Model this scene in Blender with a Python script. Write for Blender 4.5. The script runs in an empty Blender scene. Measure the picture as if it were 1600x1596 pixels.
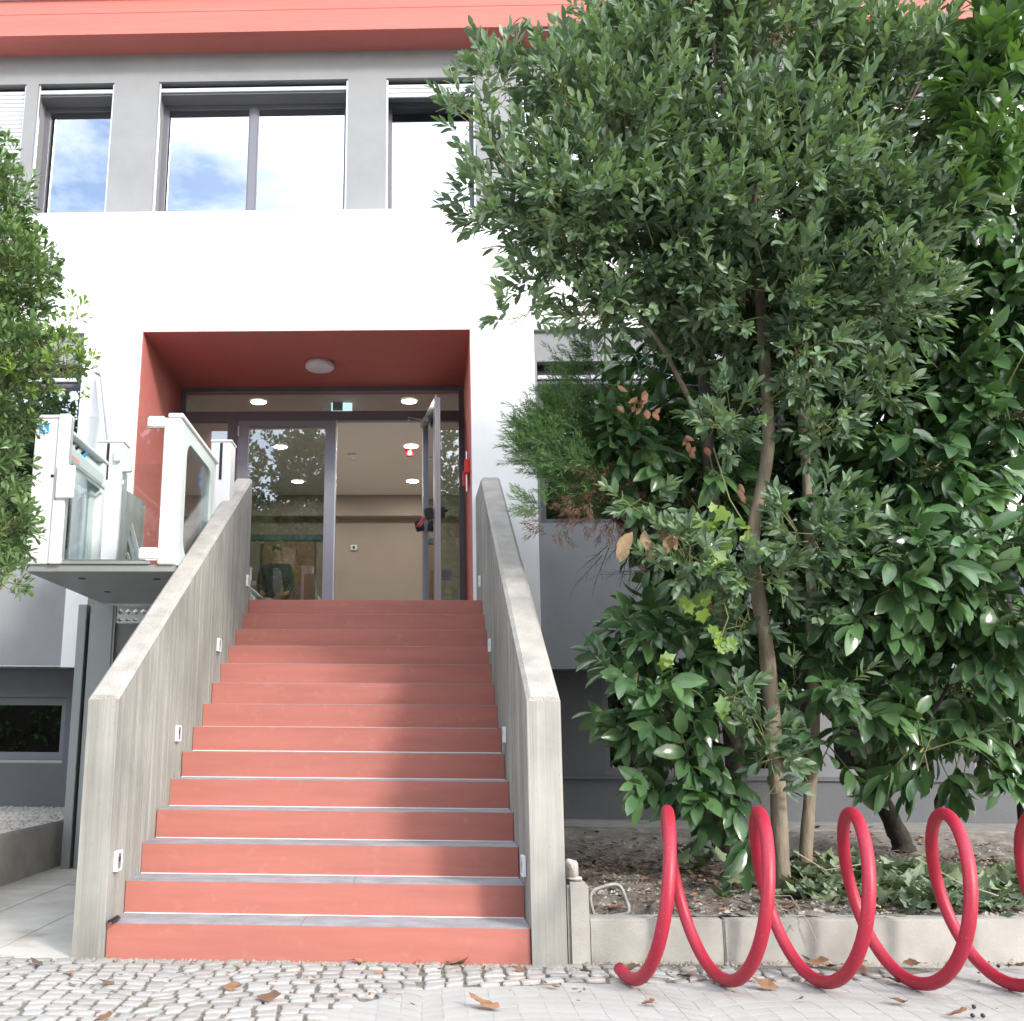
import bpy, bmesh, math, random
import numpy as np
from mathutils import Vector, Matrix
R = math.radians
rnd = random.Random(7)
rng = np.random.default_rng(11)
scene = bpy.context.scene
C = scene.collection

# ------------------------------------------------------------------ camera
CX, CZ, YAW, PIT, ROL, FPX, SHX = .5346, 1.084, .0387, .2154, .0074, 1626.58, 199.5
cyy, syy, cpp, spp = math.cos(YAW), math.sin(YAW), math.cos(PIT), math.sin(PIT)
FW = Vector((-syy*cpp, cyy*cpp, spp)); RT = Vector((cyy, syy, 0)); UP = RT.cross(FW)
_c, _s = math.cos(ROL), math.sin(ROL)
RT, UP = _c*RT+_s*UP, -_s*RT+_c*UP
EYE = Vector((CX, 0, CZ))
cam = bpy.data.objects.new('camera', bpy.data.cameras.new('camera')); C.objects.link(cam)
cam.matrix_world = Matrix(((RT.x, UP.x, -FW.x, EYE.x), (RT.y, UP.y, -FW.y, EYE.y), (RT.z, UP.z, -FW.z, EYE.z), (0, 0, 0, 1)))
cam.data.sensor_width = 36; cam.data.sensor_fit = 'HORIZONTAL'
cam.data.lens = 36*FPX/1600; cam.data.shift_x = SHX/1600
cam.data.clip_start = .05; cam.data.clip_end = 2000
scene.camera = cam
def ray(u, v): return FW + RT*((u-800+SHX)/FPX) - UP*((v-798)/FPX)
def at(u, v, Y): d = ray(u, v); return EYE + d*(Y/d.y)
def atz(u, v, Z=0): d = ray(u, v); return EYE + d*((Z-CZ)/d.z)
def pix(P):
    v = Vector(P)-EYE; z = v.dot(FW); return 800-SHX+FPX*v.dot(RT)/z, 798-FPX*v.dot(UP)/z

# ------------------------------------------------------------------ light
SUN_AZ = Vector((.61, -.792, 0)); SUN_EL = R(27.5)
sd = SUN_AZ.normalized()*math.cos(SUN_EL)+Vector((0, 0, math.sin(SUN_EL)))
sun = bpy.data.objects.new('sun', bpy.data.lights.new('sun', 'SUN')); C.objects.link(sun)
sun.rotation_euler = sd.to_track_quat('Z', 'Y').to_euler()
sun.data.energy = 1.1; sun.data.angle = R(8); sun.data.color = (1, .96, .91)
world = bpy.data.worlds.new('World'); scene.world = world; world.use_nodes = True
nt = world.node_tree; nt.nodes.clear()
N = nt.nodes.new
out = N('ShaderNodeOutputWorld'); bg = N('ShaderNodeBackground'); bg.inputs[1].default_value = .15
sky = N('ShaderNodeTexSky'); sky.sky_type = 'NISHITA'; sky.sun_disc = False
sky.sun_elevation = SUN_EL; sky.sun_rotation = math.atan2(SUN_AZ.x, SUN_AZ.y)
sky.air_density = 1.0; sky.dust_density = 1.5; sky.ozone_density = 1
tc = N('ShaderNodeTexCoord'); mp = N('ShaderNodeMapping'); mp.inputs['Scale'].default_value = (2.2, 2.2, 5)
ns = N('ShaderNodeTexNoise'); ns.inputs['Scale'].default_value = 1.3; ns.inputs['Detail'].default_value = 7; ns.inputs['Roughness'].default_value = .6
cr = N('ShaderNodeValToRGB'); cr.color_ramp.elements[0].position = .38; cr.color_ramp.elements[1].position = .63
mx = N('ShaderNodeMix'); mx.data_type = 'RGBA'; mx.inputs['B'].default_value = (9.6, 9.8, 10.2, 1)
L = nt.links.new
L(tc.outputs['Generated'], mp.inputs[0]); L(mp.outputs[0], ns.inputs[0]); L(ns.outputs[0], cr.inputs[0]); L(cr.outputs[0], mx.inputs['Factor'])
L(sky.outputs[0], mx.inputs['A']); L(mx.outputs['Result'], bg.inputs[0]); L(bg.outputs[0], out.inputs[0])
scene.view_settings.view_transform = 'Standard'; scene.view_settings.look = 'None'
scene.view_settings.exposure = 1.58; scene.view_settings.gamma = 1; scene.view_settings.use_curve_mapping = False
scene.render.engine = 'CYCLES'
scene.cycles.max_bounces = 8; scene.cycles.transparent_max_bounces = 12; scene.cycles.sample_clamp_indirect = 6
scene.cycles.caustics_reflective = False; scene.cycles.caustics_refractive = False

# ------------------------------------------------------------------ materials
def new_mat(name):
    m = bpy.data.materials.new(name); m.use_nodes = True
    return m, m.node_tree, m.node_tree.nodes['Principled BSDF']
def mat(name, col, rough=.8, metal=0, var=.12, scale=3, bump=0, bscale=60, stretch=(1, 1, 1), spec=.5, rand=0, spots=0, spotcol=None, spotscale=40):
    m, t, p = new_mat(name)
    n = t.nodes.new; l = t.links.new
    co = n('ShaderNodeTexCoord'); mpn = n('ShaderNodeMapping'); mpn.inputs['Scale'].default_value = stretch
    l(co.outputs['Object'], mpn.inputs[0])
    a = n('ShaderNodeTexNoise'); a.inputs['Scale'].default_value = scale; a.inputs['Detail'].default_value = 6; a.inputs['Roughness'].default_value = .6
    l(mpn.outputs[0], a.inputs[0])
    rp = n('ShaderNodeMapRange'); rp.inputs[1].default_value = .3; rp.inputs[2].default_value = .7; rp.inputs[3].default_value = 1-var; rp.inputs[4].default_value = 1+var
    l(a.outputs[0], rp.inputs[0])
    last = rp.outputs[0]
    if rand:
        oi = n('ShaderNodeObjectInfo'); r2 = n('ShaderNodeMapRange'); r2.inputs[3].default_value = 1-rand; r2.inputs[4].default_value = 1+rand
        l(oi.outputs['Random'], r2.inputs[0]); mu = n('ShaderNodeMath'); mu.operation = 'MULTIPLY'; l(last, mu.inputs[0]); l(r2.outputs[0], mu.inputs[1]); last = mu.outputs[0]
    vm = n('ShaderNodeVectorMath'); vm.operation = 'SCALE'; vm.inputs[0].default_value = col[:3]; l(last, vm.inputs['Scale'])
    colout = vm.outputs[0]
    if spots:
        s = n('ShaderNodeTexNoise'); s.inputs['Scale'].default_value = spotscale; s.inputs['Detail'].default_value = 3
        l(co.outputs['Object'], s.inputs[0]); q = n('ShaderNodeMapRange'); q.inputs[1].default_value = .60; q.inputs[2].default_value = .72; q.inputs[4].default_value = spots
        l(s.outputs[0], q.inputs[0]); mm = n('ShaderNodeMix'); mm.data_type = 'RGBA'; l(q.outputs[0], mm.inputs['Factor']); l(colout, mm.inputs['A']); mm.inputs['B'].default_value = (*spotcol, 1)
        colout = mm.outputs['Result']
    l(colout, p.inputs['Base Color'])
    p.inputs['Roughness'].default_value = rough; p.inputs['Metallic'].default_value = metal; p.inputs['Specular IOR Level'].default_value = spec
    if bump:
        b = n('ShaderNodeTexNoise'); b.inputs['Scale'].default_value = bscale; b.inputs['Detail'].default_value = 4
        l(mpn.outputs[0], b.inputs[0]); bp = n('ShaderNodeBump'); bp.inputs['Strength'].default_value = bump; bp.inputs['Distance'].default_value = .01
        l(b.outputs[0], bp.inputs['Height']); l(bp.outputs[0], p.inputs['Normal'])
    return m
def glass_mat(name, base, tint=(.9, .95, .95), extra=1.0, rough=0):
    m, t, p = new_mat(name); t.nodes.remove(p)
    n = t.nodes.new; l = t.links.new; o = t.nodes['Material Output']
    fr = n('ShaderNodeFresnel'); fr.inputs[0].default_value = 1.5
    a = n('ShaderNodeMath'); a.operation = 'MULTIPLY_ADD'; a.inputs[1].default_value = extra; a.inputs[2].default_value = base; a.use_clamp = True
    tr = n('ShaderNodeBsdfTransparent'); tr.inputs[0].default_value = (*tint, 1)
    gl = n('ShaderNodeBsdfGlossy'); gl.inputs['Roughness'].default_value = rough; gl.inputs[0].default_value = (.95, .97, 1, 1)
    x = n('ShaderNodeMixShader'); l(fr.outputs[0], a.inputs[0]); l(a.outputs[0], x.inputs[0]); l(tr.outputs[0], x.inputs[1]); l(gl.outputs[0], x.inputs[2]); l(x.outputs[0], o.inputs[0])
    return m
def emit_mat(name, col, s):
    m, t, p = new_mat(name); p.inputs['Base Color'].default_value = (*col, 1); p.inputs['Emission Color'].default_value = (*col, 1); p.inputs['Emission Strength'].default_value = s
    return m
def leaf_mat(name, dark, light, rough=.4, trans=.25, spec=.5):
    m, t, p = new_mat(name); n = t.nodes.new; l = t.links.new; o = t.nodes['Material Output']
    at_ = n('ShaderNodeAttribute'); at_.attribute_name = 'shade'
    cr_ = n('ShaderNodeValToRGB'); e = cr_.color_ramp.elements
    e[0].color = (*dark, 1); e[1].color = (*light, 1)
    l(at_.outputs['Fac'], cr_.inputs[0]); l(cr_.outputs[0], p.inputs['Base Color'])
    p.inputs['Roughness'].default_value = rough; p.inputs['Specular IOR Level'].default_value = spec
    tl = n('ShaderNodeBsdfTranslucent'); vm = n('ShaderNodeVectorMath'); vm.operation = 'MULTIPLY'; vm.inputs[1].default_value = (1.5, 1.6, .6)
    l(cr_.outputs[0], vm.inputs[0]); l(vm.outputs[0], tl.inputs[0])
    x = n('ShaderNodeMixShader'); x.inputs[0].default_value = trans; l(p.outputs[0], x.inputs[1]); l(tl.outputs[0], x.inputs[2]); l(x.outputs[0], o.inputs[0])
    return m
M = {}
M['white'] = mat('white_plaster', (.80, .80, .80), .9, var=.03, bump=.25, bscale=90)
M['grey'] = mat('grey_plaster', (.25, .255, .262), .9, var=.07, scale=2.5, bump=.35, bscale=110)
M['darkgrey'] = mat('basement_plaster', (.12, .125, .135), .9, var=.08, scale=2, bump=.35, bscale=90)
M['fascia'] = mat('red_painted_concrete', (.50, .135, .11), .8, var=.08, scale=2, bump=.5, bscale=8, stretch=(.25, 1, 3))
M['recess'] = mat('red_plaster', (.48, .145, .122), .85, var=.05, bump=.2, bscale=120)
M['riser'] = mat('red_riser', (.395, .137, .108), .75, var=.10, scale=2.5, bump=.15, bscale=60, stretch=(.5, 1, 5), spots=.12, spotcol=(.55, .30, .25), spotscale=14)
M['tread'] = mat('grey_stone_tread', (.27, .27, .285), .85, var=.22, scale=7, bump=.1, spots=.3, spotcol=(.55, .55, .55), spotscale=60)
M['metal'] = mat('anthracite_frame', (.165, .165, .19), .45, metal=.3, var=.04)
M['framelight'] = mat('sunlit_door_frame', (.27, .27, .31), .4, metal=.3, var=.04)  # paler copy of the frame metal; sunlight on the door leaves put into the colour
M['shutter'] = mat('white_shutter', (.56, .57, .61), .5, var=.03)
M['lift'] = mat('white_lift_metal', (.74, .75, .76), .4, var=.02)
M['liftgrey'] = mat('pale_green_grey_metal', (.52, .60, .59), .4, var=.03)
M['galv'] = mat('grey_painted_steel', (.31, .325, .325), .4, metal=.3, var=.05)
M['steelplate'] = mat('chequer_steel', (.45, .45, .45), .3, metal=.9, var=.1)
M['alu'] = mat('aluminium', (.55, .56, .58), .4, metal=.8, var=.06)
M['plate'] = mat('mauve_grey_plate', (.20, .185, .19), .5, var=.05)
M['black'] = mat('black_plastic', (.015, .015, .017), .4, var=.1)
M['concrete_pale'] = mat('planter_concrete', (.36, .345, .315), .9, var=.16, scale=4, bump=.22, bscale=150, spots=.25, spotcol=(.2, .19, .17), spotscale=90)
M['slab'] = mat('path_concrete', (.46, .44, .40), .9, var=.2, scale=2, bump=.3, bscale=90, spots=.6, spotcol=(.26, .23, .19), spotscale=2.2)
M['soil'] = mat('dry_soil', (.20, .178, .152), .95, var=.45, scale=9, bump=1, bscale=70)
M['bed'] = mat('cobble_joint', (.19, .172, .14), .95, var=.3, scale=20, bump=1, bscale=160)
M['mortar'] = mat('pale_paving', (.35, .34, .32), .9, var=.14, scale=3, bump=.4, bscale=120, spots=.3, spotcol=(.28, .25, .22), spotscale=15)
M['cobble'] = mat('granite_cobble', (.325, .315, .30), .75, var=.15, scale=14, bump=.3, bscale=140, rand=.16)
M['cobble2'] = mat('pink_granite_cobble', (.335, .305, .285), .75, var=.2, scale=14, bump=.3, bscale=140, rand=.2)
M['rack'] = mat('red_powder_coat', (.33, .010, .032), .45, var=.05, spots=.25, spotcol=(.55, .2, .2), spotscale=120)
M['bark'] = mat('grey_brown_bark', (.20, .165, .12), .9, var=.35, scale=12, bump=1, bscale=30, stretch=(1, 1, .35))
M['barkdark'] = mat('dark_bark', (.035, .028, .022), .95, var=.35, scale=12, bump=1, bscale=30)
M['twig'] = mat('green_twig', (.16, .17, .06), .8, var=.2)
M['inner'] = mat('interior_paint', (.27, .235, .20), .9, var=.03); M['innerceil'] = mat('lobby_ceiling_paint', (.60, .58, .56), .9, var=.02); M['floor'] = mat('pale_lobby_floor', (.62, .60, .56), .4, var=.04)
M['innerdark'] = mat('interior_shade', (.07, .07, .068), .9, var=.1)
M['orange'] = mat('orange_wall', (.19, .125, .08), .8, var=.05)
M['teal'] = mat('teal_beam', (.045, .11, .12), .5, var=.1)
M['redplastic'] = mat('red_plastic', (.55, .02, .02), .35, var=.03)
M['blue'] = mat('blue_sticker', (.02, .33, .80), .5, var=.02)
M['whitepaint'] = mat('white_sticker', (.82, .82, .82), .5, var=.02)
M['deadleaf'] = mat('dry_leaf', (.24, .125, .065), .75, var=.3, scale=20, rand=.35, bump=.4, bscale=80)
M['deadleaf_dark'] = mat('dry_leaf_dark', (.15, .10, .075), .8, var=.3, scale=20, rand=.3)
M['stone'] = mat('rough_stone', (.52, .47, .42), .9, var=.2, scale=20, bump=1, bscale=60)
M['glassup'] = glass_mat('coated_window_glass', .40, (.35, .4, .42), 1.3)
M['glass'] = glass_mat('door_glass', .085, (.72, .75, .74), 1.6)
M['glassdark'] = glass_mat('basement_glass', .12, (.4, .42, .45), 1.2)
M['glasslift'] = glass_mat('clear_panel_glass', .0, (.955, .98, .975), .7)
M['lampon'] = emit_mat('lit_lamp', (1, .93, .82), 14)
M['lampoff'] = mat('opal_lamp', (.72, .72, .74), .4, var=.02)
M['skin'] = mat('skin', (.30, .17, .12), .6, var=.05)
M['hair'] = mat('dark_hair', (.02, .016, .013), .6)
M['jacket'] = mat('dark_jacket', (.035, .035, .05), .85)
M['shirt'] = mat('grey_shirt', (.16, .17, .20), .9)
M['trousers'] = mat('dark_trousers', (.03, .03, .04), .9)
# board-marked concrete of the stair parapets
m, t, p = new_mat('board_marked_concrete'); n = t.nodes.new; l = t.links.new
co = n('ShaderNodeTexCoord')
def nz(sc, stretch, det=5):
    a = n('ShaderNodeMapping'); a.inputs['Scale'].default_value = stretch; l(co.outputs['Object'], a.inputs[0])
    b = n('ShaderNodeTexNoise'); b.inputs['Scale'].default_value = sc; b.inputs['Detail'].default_value = det; b.inputs['Roughness'].default_value = .65; l(a.outputs[0], b.inputs[0]); return b.outputs[0]
n1 = nz(1, (15, 15, .6), 6); n2 = nz(1.3, (1, 1, 1)); n3 = nz(55, (1, 1, 1), 2)
r1 = n('ShaderNodeValToRGB'); e = r1.color_ramp.elements; e[0].position = .30; e[0].color = (.225, .222, .20, 1); e[1].position = .70; e[1].color = (.37, .36, .33, 1)
l(n1, r1.inputs[0])
r2 = n('ShaderNodeMix'); r2.data_type = 'RGBA'; r2.blend_type = 'MULTIPLY'; r2.inputs['Factor'].default_value = 1
q = n('ShaderNodeMapRange'); q.inputs[1].default_value = .3; q.inputs[2].default_value = .7; q.inputs[3].default_value = .74; q.inputs[4].default_value = 1.14; l(n2, q.inputs[0])
l(r1.outputs[0], r2.inputs['A']); l(q.outputs[0], r2.inputs['B'])
sp = n('ShaderNodeMapRange'); sp.inputs[1].default_value = .68; sp.inputs[2].default_value = .75; sp.inputs[4].default_value = .5; l(n3, sp.inputs[0])
r3 = n('ShaderNodeMix'); r3.data_type = 'RGBA'; l(sp.outputs[0], r3.inputs['Factor']); l(r2.outputs['Result'], r3.inputs['A']); r3.inputs['B'].default_value = (.15, .14, .12, 1)
l(r3.outputs['Result'], p.inputs['Base Color']); p.inputs['Roughness'].default_value = .9
n4 = nz(1, (45, 45, .35), 3); bp = n('ShaderNodeBump'); bp.inputs['Strength'].default_value = .5; bp.inputs['Distance'].default_value = .01; l(n4, bp.inputs['Height']); l(bp.outputs[0], p.inputs['Normal'])
M['board'] = m
M['coping'] = mat('exposed_aggregate', (.385, .365, .335), .9, var=.2, scale=6, bump=1, bscale=110, spots=.5, spotcol=(.30, .27, .24), spotscale=110)

# ------------------------------------------------------------------ object helpers
class MB:
    def __init__(s): s.v = []; s.f = []
    def add(s, vs, fs):
        k = len(s.v); s.v += [tuple(a) for a in vs]; s.f += [tuple(i+k for i in f) for f in fs]; return s
    def box(s, x0, x1, y0, y1, z0, z1):
        return s.add([(x0, y0, z0), (x1, y0, z0), (x1, y1, z0), (x0, y1, z0), (x0, y0, z1), (x1, y0, z1), (x1, y1, z1), (x0, y1, z1)],
                     [(0, 3, 2, 1), (4, 5, 6, 7), (0, 1, 5, 4), (1, 2, 6, 5), (2, 3, 7, 6), (3, 0, 4, 7)])
    def prism(s, pts, axis, a, b):        # pts in the other two axes, counter-clockwise
        def P(p, c): return (c, p[0], p[1]) if axis == 'x' else (p[0], c, p[1]) if axis == 'y' else (p[0], p[1], c)
        n_ = len(pts); vs = [P(p, a) for p in pts]+[P(p, b) for p in pts]
        return s.add(vs, [tuple(range(n_))[::-1], tuple(range(n_, 2*n_))]+[(i, (i+1) % n_, (i+1) % n_+n_, i+n_) for i in range(n_)])
    def obox(s, a, b, w, h, upv=(0, 0, 1)):        # bar from a to b, width w, height h
        a = Vector(a); b = Vector(b); d = (b-a).normalized(); u = Vector(upv); x = d.cross(u)
        if x.length < 1e-4: x = d.cross(Vector((1, 0, 0)))
        x.normalize(); u = x.cross(d)
        c = [x*w/2*i+u*h/2*j for i, j in ((-1, -1), (1, -1), (1, 1), (-1, 1))]
        return s.add([a+k for k in c]+[b+k for k in c], [(3, 2, 1, 0), (4, 5, 6, 7), (0, 1, 5, 4), (1, 2, 6, 5), (2, 3, 7, 6), (3, 0, 4, 7)])
    def tube(s, pts, r, n_=8, cap=True):
        pts = [Vector(p_) for p_ in pts]; m_ = len(pts); rs = r if hasattr(r, '__len__') else [r]*m_
        rings = []; x = None
        for i, p_ in enumerate(pts):
            d = (pts[min(i+1, m_-1)]-pts[max(i-1, 0)]).normalized()
            if x is None: x = d.cross(Vector((.13, .21, 1))) if abs(d.z) < .95 else d.cross(Vector((1, 0, 0)))
            x = (x-d*x.dot(d)).normalized(); y = d.cross(x)
            rings.append([p_+(x*math.cos(2*math.pi*k/n_)+y*math.sin(2*math.pi*k/n_))*rs[i] for k in range(n_)])
        vs = [q_ for rg in rings for q_ in rg]
        fs = [(i*n_+k, i*n_+(k+1) % n_, (i+1)*n_+(k+1) % n_, (i+1)*n_+k) for i in range(m_-1) for k in range(n_)]
        if cap: fs += [tuple(range(n_))[::-1], tuple((m_-1)*n_+k for k in range(n_))]
        return s.add(vs, fs)
    def disc(s, c, r, z0, z1, n_=32, axis='z'):
        pts = [(c[0]+r*math.cos(2*math.pi*k/n_), c[1]+r*math.sin(2*math.pi*k/n_)) for k in range(n_)]
        return s.prism(pts, axis, z0, z1)
    def build(s, name, m_, parent=None, bevel=0, smooth=False, kind=None, label=None):
        me = bpy.data.meshes.new(name); me.from_pydata(s.v, [], s.f); me.validate()
        b = bmesh.new(); b.from_mesh(me); bmesh.ops.recalc_face_normals(b, faces=b.faces)
        if bevel: bmesh.ops.bevel(b, geom=b.edges[:], offset=bevel, segments=2, affect='EDGES', clamp_overlap=True)
        b.to_mesh(me); b.free()
        if smooth: me.shade_smooth()
        return link(name, me, m_, parent, kind, label)
def link(name, me, m_, parent=None, kind=None, label=None):
    o = bpy.data.objects.new(name, me); C.objects.link(o)
    if m_: me.materials.clear(); me.materials.append(m_)
    if parent: o.parent = parent; o.matrix_parent_inverse = parent.matrix_world.inverted() if not parent.get('_base') else Matrix.Translation(-Vector(parent['_base']))
    if kind: o['kind'] = kind
    if label: o['label'] = label
    return o
def thing(name, label, cat, loc=(0, 0, 0), group=None):
    o = bpy.data.objects.new(name, None); C.objects.link(o); o.location = loc; o.matrix_world = Matrix.Translation(loc); o['_base'] = tuple(loc)
    o.empty_display_size = .1
    o['label'] = label; o['category'] = cat
    if group: o['group'] = group
    return o
def tag(o, label, cat, group=None):
    o['label'] = label; o['category'] = cat
    if group: o['group'] = group
    b = [Vector(v.co) for v in o.data.vertices]; c = Vector((sum(v.x for v in b)/len(b), sum(v.y for v in b)/len(b), min(v.z for v in b)))
    o.data.transform(Matrix.Translation(-c)); o.location = c
    return o
def box(name, m_, parent, x0, x1, y0, y1, z0, z1, bevel=0, **k): return MB().box(x0, x1, y0, y1, z0, z1).build(name, m_, parent, bevel, **k)
def wall_mb(x0, x1, z0, z1, y0, y1, holes):
    xs = sorted({x0, x1, *[v for h in holes for v in h[:2] if x0 < v < x1]}); zs = sorted({z0, z1, *[v for h in holes for v in h[2:] if z0 < v < z1]})
    def solid(i, j):
        if not (0 <= i < len(xs)-1 and 0 <= j < len(zs)-1): return False
        cx, cz = (xs[i]+xs[i+1])/2, (zs[j]+zs[j+1])/2
        return not any(h[0] < cx < h[1] and h[2] < cz < h[3] for h in holes)
    mb = MB()
    for i in range(len(xs)-1):
        for j in range(len(zs)-1):
            if not solid(i, j): continue
            a, b, c, d = xs[i], xs[i+1], zs[j], zs[j+1]
            mb.add([(a, y0, c), (b, y0, c), (b, y0, d), (a, y0, d)], [(0, 1, 2, 3)])
            mb.add([(a, y1, c), (b, y1, c), (b, y1, d), (a, y1, d)], [(3, 2, 1, 0)])
            if not solid(i-1, j): mb.add([(a, y0, c), (a, y1, c), (a, y1, d), (a, y0, d)], [(3, 2, 1, 0)])
            if not solid(i+1, j): mb.add([(b, y0, c), (b, y1, c), (b, y1, d), (b, y0, d)], [(0, 1, 2, 3)])
            if not solid(i, j-1): mb.add([(a, y0, c), (b, y0, c), (b, y1, c), (a, y1, c)], [(3, 2, 1, 0)])
            if not solid(i, j+1): mb.add([(a, y0, d), (b, y0, d), (b, y1, d), (a, y1, d)], [(0, 1, 2, 3)])
    return mb
def ring_mb(u0, u1, v0, v1, w, rad, axis, a, b, seg=6):        # frame of width w round a hole with rounded corners
    outer, inner = [], []
    iu0, iu1, iv0, iv1 = u0+w, u1-w, v0+w, v1-w
    for cu, cv, ou, ov, a0 in ((iu1-rad, iv1-rad, u1, v1, 0), (iu0+rad, iv1-rad, u0, v1, 90), (iu0+rad, iv0+rad, u0, v0, 180), (iu1-rad, iv0+rad, u1, v0, 270)):
        for k in range(seg+1):
            an = R(a0+90*k/seg); inner.append((cu+rad*math.cos(an), cv+rad*math.sin(an))); outer.append((ou, ov))
    n_ = len(inner)
    def P(p_, c): return (c, p_[0], p_[1]) if axis == 'x' else (p_[0], c, p_[1])
    vs = [P(q_, c) for c in (a, b) for q_ in outer]+[P(q_, c) for c in (a, b) for q_ in inner]
    fs = []
    for i in range(n_):
        j = (i+1) % n_
        fs += [(i, j, 2*n_+j, 2*n_+i), (n_+j, n_+i, 3*n_+i, 3*n_+j), (2*n_+i, 2*n_+j, 3*n_+j, 3*n_+i)]
        if outer[i] != outer[j]: fs.append((j, i, n_+i, n_+j))
    return MB().add(vs, fs)

# ------------------------------------------------------------------ ground
RI, TR, Y1 = .165, .2989, 5.519
HW = 1.0637
YF, YG, YU, YB, YD = 10.447, 10.50, 10.62, 10.85, 12.261
XL, XR = -2.483, 1.024
ZT, ZW = 5.343, 6.759
box('ground', M['mortar'], None, -300, 300, -300, 300, -.4, -.012, kind='structure')
# worn flat paving in front right, sandy bed under the cobbles at the left
MB().add([(-5, 3.2, -.006), (9, 3.2, -.006), (9, 4.35, -.006), (-5, 4.35, -.006)], [(0, 1, 2, 3)])
bedpoly = [(-6, 2.5), (-.2, 3.2), (.15, 4.6), (.55, 5.0), (1.2, 5.12), (2.6, 5.3), (3.2, 5.62), (-6, 5.62)]
cobbles = MB().prism([(a, b) for a, b in bedpoly], 'z', -.05, -.008).build('cobbled_pavement', M['bed'], None, kind='structure')
def in_bed(x, y):
    inside = False; n_ = len(bedpoly)
    for i in range(n_):
        (ax, ay), (bx, by) = bedpoly[i], bedpoly[(i+1) % n_]
        if (ay > y) != (by > y) and x < (bx-ax)*(y-ay)/(by-ay)+ax: inside = not inside
    return inside
# stones laid in shallow arcs; every stone gets its own outline cut from the lattice
def stone_mesh(cell, h, name, seed):
    r_ = random.Random(seed); cx = sum(a for a, b in cell)/len(cell); cy_ = sum(b for a, b in cell)/len(cell)
    pts = []
    for i in range(4):
        a, b = cell[i], cell[(i+1) % 4]
        for tt in (.12, .5, .88):
            px_, py_ = a[0]+(b[0]-a[0])*tt, a[1]+(b[1]-a[1])*tt
            j = r_.uniform(-.003, .004)
            px_ += (cx-px_)*.03+j; py_ += (cy_-py_)*.03+r_.uniform(-.004, .004); pts.append((px_, py_))
    tx, ty = r_.uniform(-.05, .05), r_.uniform(-.05, .05); n_ = len(pts)
    def zz(x, y, q_): return h+(x-cx)*tx+(y-cy_)*ty-q_
    vs = [(x, y, -.04) for x, y in pts]+[(x, y, zz(x, y, .004)) for x, y in pts]
    vs += [(x+(cx-x)*.16, y+(cy_-y)*.16, zz(x, y, 0)) for x, y in pts]+[(cx, cy_, zz(cx, cy_, -.001))]
    fs = []
    for i in range(n_):
        j = (i+1) % n_; fs += [(i, j, n_+j, n_+i), (n_+i, n_+j, 2*n_+j, 2*n_+i), (2*n_+i, 2*n_+j, 3*n_)]
    return vs, fs, (cx, cy_)
cells = []
S = .090
for arc in range(-2, 6):                         # fans of arcs, side by side
    xc = -2.35+arc*1.15
    for k in range(60):
        r0, r1 = 1.15, 1.15
        yc = 2.0+k*S-.75
        a = -R(52)
        n_ = 12; an = [R(90+27-54*i/n_+rnd.uniform(-.5, .5)) for i in range(n_+1)]
        rr = 1.27
        off = rnd.uniform(-.5, .5)*R(2)
        for i in range(n_):
            g = R(.30)
            a0, a1 = an[i]-g+off, an[i+1]+g+off
            ro, ri = rr, rr
            def q_(aa, dy): return (xc+rr*math.cos(aa), yc+rr*math.sin(aa)+.25*(xc+rr*math.cos(aa))+dy)
            gy = .0085
            cell = [q_(a0, gy), q_(a1, gy), q_(a1, S-gy), q_(a0, S-gy)]
            ex = rnd.uniform(-.006, .006)
            cell = [(x+rnd.uniform(-.006, .006), y+ex+rnd.uniform(-.006, .006)) for x, y in cell]
            cells.append(cell)
good = []
for cell in cells:
    cx = sum(a for a, b in cell)/4; cy_ = sum(b for a, b in cell)/4
    if -3.4 < cx < 3.6 and 3.2 < cy_ < 5.50 and in_bed(cx, cy_):
        good.append((cell, cx, cy_))
def vis(g_):
    u, v = pix((g_[1], g_[2], 0)); return -20 < u < 1620 and v < 1615
good.sort(key=lambda g_: (not vis(g_), g_[2]))
rest = MB()
for i, (cell, cx, cy_) in enumerate(good):
    vs, fs, c = stone_mesh(cell, rnd.uniform(.0, .006), 'cobble', i)
    if i < 300 and vis((cell, cx, cy_)):
        me = bpy.data.meshes.new('cobble'); me.from_pydata([(x-c[0], y-c[1], z) for x, y, z in vs], [], fs)
        o = link('cobble', me, M['cobble2'] if rnd.random() < .28 else M['cobble'], cobbles); o.location = (c[0], c[1], 0)
    else: rest.add(vs, fs)
rest.build('cobble_field', M['cobble'], cobbles, kind='stuff')
# worn setts of the bright paving: shallow joints
pav = []
wm = MB()
paving = MB().prism([(-6, 1), (9, 1), (9, 5.66), (3.2, 5.62), (2.6, 5.3), (1.2, 5.12), (.55, 5.0), (.15, 4.6), (-.2, 3.2), (-6, 2.5)], 'z', -.05, -.0055).build('worn_paving', M['mortar'], None, kind='structure')
pc = []
for arc in range(-1, 8):
    xc = -1.2+arc*1.15
    for k in range(34):
        yc = 2.4+k*S-.75; n_ = 11
        for i in range(n_):
            a0, a1 = R(90+46-92*i/n_)-R(.12), R(90+46-92*(i+1)/n_)+R(.12)
            c4 = [(xc+.8*math.cos(aa), yc+.72*math.sin(aa)+dy) for aa, dy in ((a0, .0008), (a1, .0008), (a1, S-.0008), (a0, S-.0008))]
            c4 = [(x+rnd.uniform(-.004, .004), y+rnd.uniform(-.004, .004)) for x, y in c4]
            cx = sum(a for a, b in c4)/4; cy_ = sum(b for a, b in c4)/4
            if not in_bed(cx, cy_) and cy_ < 5.5 and -2 < cx < 4.2 and cy_ > 3.6: pc.append((c4, cx, cy_))
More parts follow.
